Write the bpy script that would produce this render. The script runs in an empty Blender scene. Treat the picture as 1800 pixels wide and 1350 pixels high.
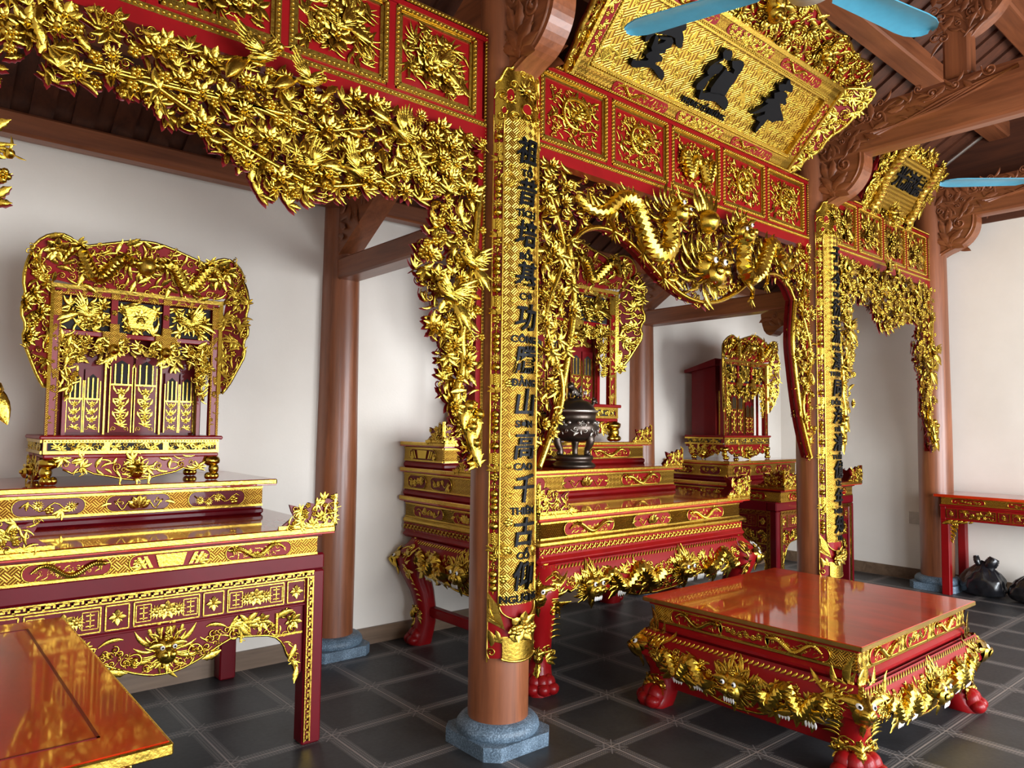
import bpy, math, random
import numpy as np
from math import sin, cos, pi, radians, sqrt
from mathutils import Vector, Matrix
from mathutils.geometry import tessellate_polygon

SC = bpy.context.scene
COL = SC.collection
A = lambda *v: np.array(v, float)

# ------------------------------------------------------------------ mesh building
class MB:
    """collects vertex / face arrays and links them as one mesh object"""
    def __init__(s):
        s.V = []; s.F = []; s.n = 0
    def add(s, V, Q, m=0, smooth=True):
        V = np.asarray(V, float)
        for q in Q:
            q = np.asarray(q, int)
            if len(q): s.F.append((q + s.n, m, smooth))
        s.V.append(V); s.n += len(V)
    def box(s, lo, hi, m=0, bev=0.0):
        x0, y0, z0 = lo; x1, y1, z1 = hi
        if bev <= 0:
            V = [(x0,y0,z0),(x1,y0,z0),(x1,y1,z0),(x0,y1,z0),(x0,y0,z1),(x1,y0,z1),(x1,y1,z1),(x0,y1,z1)]
            s.add(V, [[(0,3,2,1),(4,5,6,7),(0,1,5,4),(1,2,6,5),(2,3,7,6),(3,0,4,7)]], m, False)
            return
        b = min(bev, (x1-x0)/2.01, (y1-y0)/2.01, (z1-z0)/2.01)
        V = []; 
        for z, d in ((z0,b),(z0+b,0),(z1-b,0),(z1,b)):
            xa, xb, ya, yb = x0+d, x1-d, y0+d, y1-d
            e = b if d == 0 else 0
            V += [(xa+e,ya,z),(xb-e,ya,z),(xb,ya+e,z),(xb,yb-e,z),(xb-e,yb,z),(xa+e,yb,z),(xa,yb-e,z),(xa,ya+e,z)]
        Q = []; G = []
        for k in range(3):
            for i in range(8):
                j = (i+1) % 8
                Q.append((k*8+i, k*8+j, k*8+8+j, k*8+8+i))
        # caps: corners of d-rings coincide so the octagon is a rectangle
        G = [tuple(range(7,-1,-1)), tuple(range(24,32))]
        s.add(V, [Q, G], m, False)
    def build(s, name, mats, parent=None, label=None):
        if not s.V: return None
        V = np.concatenate(s.V); org = A(0,0,0)
        root = parent
        while root is not None and root.parent is not None: root = root.parent
        if root is not None:
            org = np.array(root.location); V = V - org
        me = bpy.data.meshes.new(name)
        me.vertices.add(len(V)); me.vertices.foreach_set('co', V.astype('f4').ravel())
        idx = np.concatenate([f.ravel() for f, _, _ in s.F]).astype('i4')
        tot = np.concatenate([np.full(len(f), f.shape[1]) for f, _, _ in s.F]).astype('i4')
        mi = np.concatenate([np.full(len(f), m) for f, m, _ in s.F]).astype('i4')
        sm = np.concatenate([np.full(len(f), b) for f, _, b in s.F]).astype(bool)
        me.loops.add(len(idx)); me.loops.foreach_set('vertex_index', idx)
        me.polygons.add(len(tot))
        st = np.concatenate([[0], np.cumsum(tot)[:-1]]).astype('i4')
        me.polygons.foreach_set('loop_start', st)
        me.polygons.foreach_set('material_index', mi)
        me.polygons.foreach_set('use_smooth', sm)
        if not isinstance(mats, (list, tuple)): mats = [mats]
        for m in mats: me.materials.append(m)
        me.update(calc_edges=True)
        o = bpy.data.objects.new(name, me); COL.objects.link(o)
        if parent is not None: o.parent = parent
        if label: o['label'] = label
        return o

def tag(o, label, cat, group=None):
    o['label'] = label; o['category'] = cat
    if group: o['group'] = group
    return o
def thing(name, label, cat, loc, group=None):
    o = bpy.data.objects.new(name, None); o.empty_display_size = .1
    COL.objects.link(o); o.location = loc
    return tag(o, label, cat, group)
def structure(o):
    o['kind'] = 'structure'; return o
def box_obj(name, lo, hi, mat, parent=None, bev=0.0):
    b = MB(); b.box(lo, hi, 0, bev); return b.build(name, mat, parent)

def gridq(nr, nc, wrap=False):
    Q = []
    for i in range(nr-1):
        for j in range(nc if wrap else nc-1):
            k = (j+1) % nc
            Q.append((i*nc+j, i*nc+k, (i+1)*nc+k, (i+1)*nc+j))
    return np.array(Q, int)

def lathe(mb, prof, cx, cy, seg=32, m=0, smooth=True, a0=0.0):
    V = []
    for r, z in prof:
        for j in range(seg):
            a = a0 + 2*pi*j/seg
            V.append((cx + r*cos(a), cy + r*sin(a), z))
    mb.add(V, [gridq(len(prof), seg, True)], m, smooth)
    for k, rev in ((0, True), (len(prof)-1, False)):
        if prof[k][0] > 1e-4:
            ring = [k*seg + j for j in range(seg)]
            mb.add([V[i] for i in ring], [[tuple(range(seg))[::-1] if rev else tuple(range(seg))]], m, False)

def prism(mb, poly, O, U, V, N, d, m=0, mside=None, smooth=False):
    """extrude a 2-D polygon (u,v) lying at O by d along N"""
    O, U, V, N = A(*O), A(*U), A(*V), A(*N)
    P = np.array([O + U*u + V*v for u, v in poly]); n = len(P)
    tr = tessellate_polygon([[Vector((u, v, 0)) for u, v in poly]])
    T = np.array([tuple(t) for t in tr], int)
    mb.add(np.concatenate([P, P + N*d]), [T[:, ::-1], T + n], m, False)
    Q = [(i, (i+1) % n, (i+1) % n + n, i+n) for i in range(n)]
    mb.add(np.concatenate([P, P + N*d]), [Q], m if mside is None else mside, smooth)

def inside(poly, x, y):
    c = False; n = len(poly); j = n-1
    for i in range(n):
        xi, yi = poly[i]; xj, yj = poly[j]
        if (yi > y) != (yj > y) and x < (xj-xi)*(y-yi)/(yj-yi) + xi: c = not c
        j = i
    return c

def smooth_poly(pts, k=2, closed=False):
    P = [tuple(p) for p in pts]
    for _ in range(k):
        Q = [] if closed else [P[0]]
        n = len(P)
        for i in range(n if closed else n-1):
            a, b = P[i], P[(i+1) % n]
            Q.append(tuple(.75*x+.25*y for x, y in zip(a, b))); Q.append(tuple(.25*x+.75*y for x, y in zip(a, b)))
        if not closed: Q.append(P[-1])
        P = Q
    return P

def tube_arrays(P, R, seg=6, scales=0.0, cap=True):
    P = np.asarray(P, float); n = len(P)
    R = np.full(n, R) if np.isscalar(R) else np.asarray(R, float)
    if len(R) != n: R = np.interp(np.linspace(0, 1, n), np.linspace(0, 1, len(R)), R)
    T = np.gradient(P, axis=0); T /= np.linalg.norm(T, axis=1)[:, None] + 1e-9
    if scales:                                               # finer rings so that every scale is a facet
        d = np.concatenate([[0], np.cumsum(np.linalg.norm(np.diff(P, axis=0), axis=1))]); m = int(min(160, max(n, d[-1]/(.42*max(R.mean(), .004)))))
        q = np.linspace(0, d[-1], m); P = np.stack([np.interp(q, d, P[:, i]) for i in range(3)], 1); R = np.interp(q, d, R); n = m; seg = max(seg, 9)
        T = np.gradient(P, axis=0); T /= np.linalg.norm(T, axis=1)[:, None] + 1e-9
    ref = A(0.0, 0.0, 1.0) if abs(T[:, 2]).mean() < .8 else A(1.0, 0, 0)
    B = np.cross(T, ref); B /= np.linalg.norm(B, axis=1)[:, None] + 1e-9
    C = np.cross(B, T)
    V = []
    for i in range(n):
        for j in range(seg):
            a = 2*pi*(j + .5*(i % 2 if scales else 0))/seg
            r = R[i]*(1 + (scales if (i+j) % 2 else 0))
            V.append(P[i] + r*(cos(a)*B[i] + sin(a)*C[i]))
    Q = gridq(n, seg, True)
    if cap:
        V += [P[0], P[-1]]; k = n*seg
        T1 = [(j, (j+1) % seg, k) for j in range(seg)] + [((n-1)*seg+(j+1) % seg, (n-1)*seg+j, k+1) for j in range(seg)]
        return np.array(V), Q, np.array(T1)
    return np.array(V), Q, np.zeros((0, 3), int)

def tube(mb, P, R, seg=8, m=0, scales=0.0, smooth=True):
    V, Q, T = tube_arrays(P, R, seg, scales); mb.add(V, [Q, T], m, smooth)

def ball(mb, c, r, m=0, seg=10, rings=7, sc=(1,1,1), noise=0):
    V = []
    for i in range(rings+1):
        t = pi*i/rings
        for j in range(seg):
            a = 2*pi*j/seg
            k = 1 + (random.uniform(-noise, noise) if noise else 0)
            V.append((c[0]+r*k*sc[0]*sin(t)*cos(a), c[1]+r*k*sc[1]*sin(t)*sin(a), c[2]+r*k*sc[2]*cos(t)))
    mb.add(V, [gridq(rings+1, seg, True)], m, True)

# ------------------------------------------------------------------ carving stamps (unit size, root at origin, pointing along +v, w = relief)
def mk_leaf(n=7, wd=.2, h=.1, curl=0., serr=0., lift=.12):
    V = []
    for i in range(n):
        t = i/(n-1); w = wd*max(.02, sin(pi*(t*.95+.05)))**.8*(1-serr*(i % 2))
        ang = 1.7*curl*t; cx = curl*t*t; cy = t*(1-.2*abs(curl)*t)
        for a, hh in ((-1, 0), (-.5, 1.), (0, .5), (.5, 1.), (1, 0)):
            V.append((cx + a*w*cos(ang), cy - a*w*sin(ang), lift*t*t + h*hh*(.25+sin(pi*min(1, t+.08))) if hh else lift*t*t))
    return np.array(V), [gridq(n, 5)]
def merge(parts):
    Vs = []; Fs = []; n = 0
    for V, F in parts:
        Vs.append(V); Fs += [np.asarray(f) + n for f in F if len(f)]; n += len(V)
    return np.concatenate(Vs), Fs
def xf(st, s=1., ang=0., u=0., v=0., w=0., rel=1., mir=1):
    V, F = st; X = V*A(s*mir, s, s*rel); c, q = cos(ang), sin(ang)
    return np.stack([u + X[:, 0]*c - X[:, 1]*q, v + X[:, 0]*q + X[:, 1]*c, w + X[:, 2]], 1), F
def mk_dome(seg=8, r=.5, h=.45):
    V = []
    for rr, z in ((1, 0), (.85, .5), (.5, .87), (.02, 1)):
        for j in range(seg):
            a = 2*pi*j/seg; V.append((r*rr*cos(a), r*rr*sin(a), h*z))
    return np.array(V), [gridq(4, seg, True)]
def mk_spiral(turns=1.35, n=20, r0=.42, th=.085, seg=5, tail=.5):
    P = [(.42, -tail + tail*k/4*.9, 0) for k in range(4)] if tail else []
    for i in range(n):
        t = i/(n-1); a = t*turns*2*pi; r = r0*(1-t*.85)
        P.append((r*cos(a), r*sin(a), .12*t))
    R = np.linspace(th*.6, th, len(P)); R[-4:] *= 1.5
    V, Q, T = tube_arrays(P, R, seg); return V, [Q, T]

LEAF = mk_leaf(); LEAFC = mk_leaf(curl=.35); LEAFS = mk_leaf(n=9, wd=.24, serr=.28, curl=.2, lift=.2)
BLADE = mk_leaf(n=6, wd=.085, h=.05, curl=.2, lift=.1)
FLAME = mk_leaf(n=8, wd=.11, h=.09, curl=.55, lift=.05); PETAL = mk_leaf(n=5, wd=.36, h=.12, lift=.28)
DOME = mk_dome(); BEAD = mk_dome(6, .5, .5); SPIRAL = mk_spiral(); CURL = mk_spiral(1.1, 16, .42, .11, 5, .0)
SPRAY = merge([xf(LEAFC, 1-.12*abs(k), .55*k, mir=(1 if k <= 0 else -1)) for k in (-2, -1, 0, 1, 2)])
FLOWER = merge([xf(PETAL, .5, 2*pi*k/7, -.1*sin(2*pi*k/7), .1*cos(2*pi*k/7), 0) for k in range(7)] +
               [xf(PETAL, .34, 2*pi*(k+.5)/6, 0, 0, .09, 1.3) for k in range(6)] + [xf(DOME, .24, 0, 0, 0, .12)])
PLUM = merge([xf(DOME, .42, 0, .26*cos(2*pi*k/5), .26*sin(2*pi*k/5), 0, .8) for k in range(5)] + [xf(DOME, .3, 0, 0, 0, .1)])
SUNFL = merge([xf(BLADE, .52, 2*pi*k/13, 0, 0, 0, 2.) for k in range(13)] + [xf(PETAL, .36, 2*pi*k/8, 0, 0, .06, 1.2) for k in range(8)] + [xf(DOME, .36, 0, 0, 0, .1)])
CLOUD = merge([xf(CURL, .55, .3, -.28, 0, 0), xf(CURL, .55, -.3, .28, 0, 0, mir=-1), xf(CURL, .6, 1.2, 0, .3, .04)])
WING = merge([xf(BLADE, 1-.09*k, -.16*k, 0, -.02*k, .03*k, 1.6) for k in range(7)] + [xf(LEAF, .5, -.2-.2*k, 0, 0, .16, 1.4) for k in range(4)])
BIRD = merge([xf(mk_leaf(n=8, wd=.17, h=.2, lift=0), .7, pi/2, .3, 0, .08), xf(WING, .75, -.2, 0, .05, .1), xf(WING, .6, .9, .05, .02, .06, mir=-1),
              xf(DOME, .2, 0, -.42, .1, .12), xf(BLADE, .22, 1.9, -.48, .1, .16), xf(BLADE, .6, -1.3, .25, 0, .05, 1.5), xf(LEAFC, .7, -1.62, .25, -.02, .08, 1.2),
              xf(BLADE, .6, -1.95, .25, -.04, .05, 1.5), xf(FLAME, .25, .4, -.4, .16, .12)])
BAMBOO = merge([xf(BLADE, 1-.1*abs(k), .5*k, 0, 0, .03*k, 1.5) for k in (-2, -1, 0, 1, 2)] + [xf(BLADE, .5, 2.6, 0, 0, 0)])
MANE = merge([xf(FLAME, .5+.14*(k % 2), 2*pi*k/14, .34*-sin(2*pi*k/14), .34*cos(2*pi*k/14), 0, .7, 1 if k < 7 else -1) for k in range(14)])
HEADG = merge([xf(MANE, .62, 0), xf(MANE, .42, .2, 0, 0, .08), xf(DOME, .62, 0, 0, 0, .02, 1.3), xf(DOME, .5, 0, 0, -.16, .3, 1.), xf(DOME, .2, 0, -.1, -.13, .5), xf(DOME, .2, 0, .1, -.13, .5),
               xf(LEAFC, .42, 1.1, -.05, .06, .3, 1.5, -1), xf(LEAFC, .42, -1.1, .05, .06, .3, 1.5), xf(LEAF, .35, pi, 0, -.3, .2, 2.),
               xf(FLAME, .3, .5, -.18, .26, .16, 1., -1), xf(FLAME, .3, -.5, .18, .26, .16, 1.), xf(SPIRAL, .26, .4, -.3, .12, .1, 1.), xf(SPIRAL, .26, -.4, .3, .12, .1, 1., -1), xf(PLUM, .2, 0, 0, .28, .24, 1.), xf(FLAME, .3, 2.2, -.28, -.18, .08, 1.), xf(FLAME, .3, -2.2, .28, -.18, .08, 1., -1)])
EYES = merge([xf(DOME, .12, 0, -.15, .06, .40, 1.), xf(DOME, .12, 0, .15, .06, .40, 1.)])
TEETH = merge([xf(LEAF, .13, pi, -.12+.06*k, -.27, .4, 2.) for k in range(5)])
PUPIL = merge([xf(DOME, .06, 0, -.15, .06, .437, 1.), xf(DOME, .06, 0, .15, .06, .437, 1.)])

ROOTED = {id(q) for q in (LEAF, LEAFC, LEAFS, BLADE, FLAME, SPRAY, BAMBOO, WING, PETAL)}

# ------------------------------------------------------------------ frames: a (u, v, w) surface the carving sits on
class Fr:
    def __init__(s, O, U=(1,0,0), V=(0,0,1), N=(0,-1,0), mb=None, back=None, wf=None, cyl=None, bw=.02):
        s.O, s.U, s.V, s.N = A(*O), A(*U), A(*V), A(*N); s.mb = mb if mb is not None else MB(); s.back = back; s.wf = wf; s.cyl = cyl; s.bw = bw
    def pt(s, L):
        L = np.array(L, float)
        if L.ndim == 1: L = L[None]
        w = L[:, 2]
        if s.wf: w = w + np.array([s.wf(a, b) for a, b in L[:, :2]])
        if s.cyl:
            a = L[:, 0]/s.cyl; r = s.cyl + w
            return s.O + (r*np.sin(a))[:, None]*s.U + L[:, 1:2]*s.V + (r*np.cos(a))[:, None]*s.N
        return s.O + L[:, :1]*s.U + L[:, 1:2]*s.V + w[:, None]*s.N
    def put(s, st, u, v, size, ang=0., w=0., rel=1., mir=1, m=0):
        V, F = xf(st, size, ang, u, v, w, rel, mir)
        s.mb.add(s.pt(V), F, m, True)
        if s.back is not None:
            V2, F2 = xf(st, size*1.1, ang, u + .03*size*sin(ang), v - .03*size*cos(ang), w - s.bw, .25, mir)
            s.back.add(s.pt(V2), F2, 0, True)
    def tube(s, P, R, seg=6, m=0, scales=0.):
        V, Q, T = tube_arrays(np.array(P, float), R, seg, scales)
        s.mb.add(s.pt(V), [Q, T], m, not scales)
        if s.back is not None:
            V, Q, T = tube_arrays(np.array(P, float) - A(0, 0, s.bw), np.asarray(R)*1.25, 5)
            s.back.add(s.pt(V), [Q, T], 0, True)
    def box(s, u0, v0, u1, v1, w0, w1, m=0):
        V = s.pt([(u0,v0,w0),(u1,v0,w0),(u1,v1,w0),(u0,v1,w0),(u0,v0,w1),(u1,v0,w1),(u1,v1,w1),(u0,v1,w1)])
        s.mb.add(V, [[(0,3,2,1),(4,5,6,7),(0,1,5,4),(1,2,6,5),(2,3,7,6),(3,0,4,7)]], m, False)
    def poly(s, P, w0, w1, m=0, ms=None):
        tr = tessellate_polygon([[Vector((u, v, 0)) for u, v in P]]); T = np.array([tuple(t) for t in tr], int); n = len(P)
        V = np.concatenate([s.pt([(u, v, w0) for u, v in P]), s.pt([(u, v, w1) for u, v in P])])
        s.mb.add(V, [T[:, ::-1], T+n], m, False)
        s.mb.add(V, [[(i, (i+1) % n, (i+1) % n+n, i+n) for i in range(n)]], m if ms is None else ms, False)
    def beads(s, a, b, step, r, w=0., m=0):
        a, b = A(*a), A(*b); L = np.linalg.norm(b-a); n = max(2, int(L/step))
        for i in range(n):
            p = a + (b-a)*(i+.5)/n
            V, F = xf(BEAD, 2*r, 0, p[0], p[1], w); s.mb.add(s.pt(V), F, m, True)
    def rail(s, u0, v0, u1, v1, hw, w0, w1, m=0):
        if abs(v1-v0) < abs(u1-u0): s.box(min(u0,u1), v0-hw, max(u0,u1), v0+hw, w0, w1, m)
        else: s.box(u0-hw, min(v0,v1), u0+hw, max(v0,v1), w0, w1, m)

def scatter(poly, d, rnd, margin=0.):
    xs = [p[0] for p in poly]; ys = [p[1] for p in poly]; out = []
    y = min(ys) + d*.3; row = 0
    while y < max(ys):
        x = min(xs) + (d*.5 if row % 2 else 0)
        while x < max(xs):
            px, py = x + rnd.uniform(-.33, .33)*d, y + rnd.uniform(-.33, .33)*d
            if inside(poly, px, py): out.append((px, py))
            x += d
        y += d*.86; row += 1
    return out
def fill(fr, poly, d, kinds, seed, w=(0, .01), rel=1., m=0, angf=None):
    rnd = random.Random(seed); wt = [k[1] for k in kinds]
    for px, py in scatter(poly, d, rnd):
        st, _, lo, hi = rnd.choices(kinds, wt)[0]
        a = rnd.uniform(0, 2*pi) if angf is None else angf(px, py) + rnd.uniform(-.6, .6)
        sz = rnd.uniform(lo, hi); c = .35*sz if id(st) in ROOTED else 0
        fr.put(st, px + c*sin(a), py - c*cos(a), sz, a, rnd.uniform(*w), rel, rnd.choice((1, -1)), m)
def rrect(u0, v0, u1, v1, r, n=4):
    P = []
    for cx, cy, a0 in ((u1-r, v0+r, -90), (u1-r, v1-r, 0), (u0+r, v1-r, 90), (u0+r, v0+r, 180)):
        for k in range(n+1):
            a = radians(a0 + 90*k/n); P.append((cx + r*cos(a), cy + r*sin(a)))
    return P
def mini_dragon(fr, u, v, L, h, d=1, w=0., m=0, rel=1.):
    """a small relief dragon running along u"""
    P = []; n = 30
    for i in range(n):
        t = i/(n-1); P.append((u + d*L*(t-.5), v + h*.5*sin(t*2*pi*1.35)*(1-.35*t), w + h*.12*rel))
    R = [h*.19*(.35+.65*min(1, i/8))*rel**.2 for i in range(n)]
    fr.tube(P, R, 6, m, .16)
    for i in range(2, n-1):
        a = pi/2 if d < 0 else -pi/2
        if i % 2 == 0: fr.put(FLAME, P[i][0], P[i][1] + h*.08, h*.3, -d*.5, w, rel, d, m)
    hx, hy = P[-1][0] + d*h*.12, P[-1][1]
    fr.put(DOME, hx, hy, h*.38, 0, w + h*.08*rel, rel, 1, m); fr.put(LEAF, hx, hy - h*.05, h*.4, -d*1.3, w + h*.15*rel, rel, 1, m)
    for k in range(5): fr.put(FLAME, hx - d*h*.1, hy, h*.5, d*(.4+.5*k), w + h*.06*rel, rel, -d, m)
    for i in (6, 11, 16, 20):
        s_ = 1 if (i % 2) else -1
        fr.put(SPRAY, P[i][0], P[i][1] - s_*h*.1, h*.35, pi if s_ > 0 else 0, w, rel, 1, m)
# ------------------------------------------------------------------ materials
def newmat(name):
    m = bpy.data.materials.new(name); m.use_nodes = True
    nt = m.node_tree; b = nt.nodes['Principled BSDF']; return m, nt, b
def node(nt, t, **k):
    n = nt.nodes.new(t)
    for a, v in k.items():
        if a in n.inputs: n.inputs[a].default_value = v
        else: setattr(n, a, v)
    return n
def mth(nt, op, a, b=None, c=None):
    n = nt.nodes.new('ShaderNodeMath'); n.operation = op
    for i, x in enumerate((a, b, c)):
        if x is None: continue
        if isinstance(x, (int, float)): n.inputs[i].default_value = x
        else: nt.links.new(x, n.inputs[i])
    return n.outputs[0]
def coords(nt, kind='Object', scale=(1,1,1), rot=(0,0,0)):
    t = nt.nodes.new('ShaderNodeTexCoord'); mp = nt.nodes.new('ShaderNodeMapping')
    mp.inputs['Scale'].default_value = scale; mp.inputs['Rotation'].default_value = rot
    nt.links.new(t.outputs[kind], mp.inputs['Vector']); return mp.outputs[0]
def ramp(nt, fac, stops):
    r = nt.nodes.new('ShaderNodeValToRGB'); e = r.color_ramp.elements
    while len(e) < len(stops): e.new(.5)
    for x, (p, c) in zip(e, stops): x.position = p; x.color = (*c, 1)
    nt.links.new(fac, r.inputs[0]); return r.outputs[0]
def noise(nt, vec, scale, detail=4, rough=.55, dist=0.):
    n = node(nt, 'ShaderNodeTexNoise', Scale=scale, Detail=detail, Roughness=rough, Distortion=dist)
    nt.links.new(vec, n.inputs['Vector']); return n.outputs['Fac']
def bump(nt, b, h, strength=.3, dist=.01):
    n = node(nt, 'ShaderNodeBump', Strength=strength, Distance=dist)
    nt.links.new(h, n.inputs['Height']); nt.links.new(n.outputs[0], b.inputs['Normal'])

def mat_gold(name, col=(.6, .39, .05), rough=.2, bs=.35, sc=90):
    m, nt, b = newmat(name)
    v = coords(nt); f = noise(nt, v, sc, 3); g = noise(nt, v, 9, 2)
    c = ramp(nt, g, [(.3, tuple(x*.82 for x in col)), (.7, col)])
    nt.links.new(c, b.inputs['Base Color']); b.inputs['Metallic'].default_value = 1
    r = mth(nt, 'MULTIPLY_ADD', f, .2, rough-.1); nt.links.new(r, b.inputs['Roughness'])
    bump(nt, b, f, bs, .004); return m
def mat_weave(name, col=(.62, .395, .055), f=430., dark=(.16, .045, .01), cyl=0.):
    """gilded basket-weave diaper: raised diagonal strips with the grooves coloured dark brown"""
    m, nt, b = newmat(name)
    t = nt.nodes.new('ShaderNodeTexCoord'); s = nt.nodes.new('ShaderNodeSeparateXYZ'); nt.links.new(t.outputs['Object'], s.inputs[0])
    xy = mth(nt, 'ADD', s.outputs[0], s.outputs[1])
    if cyl: xy = mth(nt, 'MULTIPLY', mth(nt, 'ARCTAN2', s.outputs[0], mth(nt, 'SUBTRACT', .16, s.outputs[1])), cyl)
    a = mth(nt, 'ADD', xy, s.outputs[2]); c = mth(nt, 'SUBTRACT', xy, s.outputs[2])
    k = f/(2*pi)/3
    fa = mth(nt, 'FLOOR', mth(nt, 'MULTIPLY', a, k)); fc = mth(nt, 'FLOOR', mth(nt, 'MULTIPLY', c, k))
    chk = mth(nt, 'FLOORED_MODULO', mth(nt, 'ADD', fa, fc), 2.)
    sa = mth(nt, 'SINE', mth(nt, 'MULTIPLY', a, f)); sc_ = mth(nt, 'SINE', mth(nt, 'MULTIPLY', c, f))
    h = mth(nt, 'ADD', mth(nt, 'MULTIPLY', chk, sa), mth(nt, 'MULTIPLY', mth(nt, 'SUBTRACT', 1., chk), sc_))
    hh = mth(nt, 'MULTIPLY_ADD', h, .5, .5)
    nt.links.new(ramp(nt, hh, [(.12, dark), (.3, col)]), b.inputs['Base Color'])
    b.inputs['Metallic'].default_value = 1; b.inputs['Roughness'].default_value = .3
    bump(nt, b, hh, .8, .0025); return m
def mat_scales(name, f=62., col=(.62, .395, .055)):
    """gilded rows of little shell scales"""
    m, nt, b = newmat(name)
    t = nt.nodes.new('ShaderNodeTexCoord'); s = nt.nodes.new('ShaderNodeSeparateXYZ'); nt.links.new(t.outputs['Object'], s.inputs[0])
    xy = mth(nt, 'MULTIPLY', mth(nt, 'ADD', s.outputs[0], s.outputs[1]), f); z = mth(nt, 'MULTIPLY', s.outputs[2], f*1.5)
    row = mth(nt, 'FLOOR', z); off = mth(nt, 'MULTIPLY', mth(nt, 'FLOORED_MODULO', row, 2.), .5)
    fx = mth(nt, 'SUBTRACT', mth(nt, 'FRACT', mth(nt, 'ADD', xy, off)), .5); fz = mth(nt, 'SUBTRACT', mth(nt, 'FRACT', z), .5)
    d = mth(nt, 'SQRT', mth(nt, 'ADD', mth(nt, 'MULTIPLY', fx, fx), mth(nt, 'MULTIPLY', mth(nt, 'MULTIPLY', fz, fz), .8)))
    h = mth(nt, 'SUBTRACT', 1., mth(nt, 'MULTIPLY', d, 2.))
    nt.links.new(ramp(nt, h, [(.05, (.2, .06, .01)), (.25, col)]), b.inputs['Base Color'])
    b.inputs['Metallic'].default_value = 1; b.inputs['Roughness'].default_value = .28
    bump(nt, b, h, 1., .012); return m
def mat_lacquer(name, col, rough=.42, coat=.22, var=.12, crough=.06, grain=None, spec=.14):
    m, nt, b = newmat(name)
    v = coords(nt, scale=grain or (3, 3, 3)); f = noise(nt, v, 2.2, 4, .6, .6)
    nt.links.new(ramp(nt, f, [(.25, tuple(x*(1-var) for x in col)), (.75, tuple(min(1, x*(1+var)) for x in col))]), b.inputs['Base Color'])
    b.inputs['Roughness'].default_value = rough; b.inputs['Coat Weight'].default_value = coat; b.inputs['Coat Roughness'].default_value = crough; b.inputs['Specular IOR Level'].default_value = spec
    n2 = noise(nt, coords(nt), 14, 2); bump(nt, b, n2, .04, .01); return m
def mat_wood(name, axis, dark=(.13, .038, .014), light=(.3, .096, .036), rough=.4, coat=.25):
    m, nt, b = newmat(name); s = [7., 7., 7.]; s[axis] = .55
    v = coords(nt, scale=tuple(s)); f = noise(nt, v, 1.6, 6, .6, .9)
    w = noise(nt, coords(nt, scale=tuple(30. if i != axis else 1.2 for i in range(3))), 1.5, 3, .7)
    g = mth(nt, 'ADD', mth(nt, 'MULTIPLY', f, .75), mth(nt, 'MULTIPLY', w, .25))
    nt.links.new(ramp(nt, g, [(.33, dark), (.66, light)]), b.inputs['Base Color'])
    b.inputs['Roughness'].default_value = rough; b.inputs['Coat Weight'].default_value = coat; b.inputs['Coat Roughness'].default_value = .2
    bump(nt, b, g, .12, .01); return m
def mat_plain(name, col, rough=.5, metal=0., coat=0.):
    m, nt, b = newmat(name); v = coords(nt); f = noise(nt, v, 30, 3)
    nt.links.new(ramp(nt, f, [(.3, tuple(x*.9 for x in col)), (.7, col)]), b.inputs['Base Color'])
    b.inputs['Roughness'].default_value = rough; b.inputs['Metallic'].default_value = metal; b.inputs['Coat Weight'].default_value = coat
    return m
def mat_wall():
    m, nt, b = newmat('painted_plaster'); v = coords(nt); f = noise(nt, v, 1.1, 5, .6); g = noise(nt, v, 60, 2)
    nt.links.new(ramp(nt, f, [(.3, (.75, .69, .61)), (.7, (.83, .77, .69))]), b.inputs['Base Color'])
    b.inputs['Roughness'].default_value = .75; bump(nt, b, g, .05, .01); return m
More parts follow.
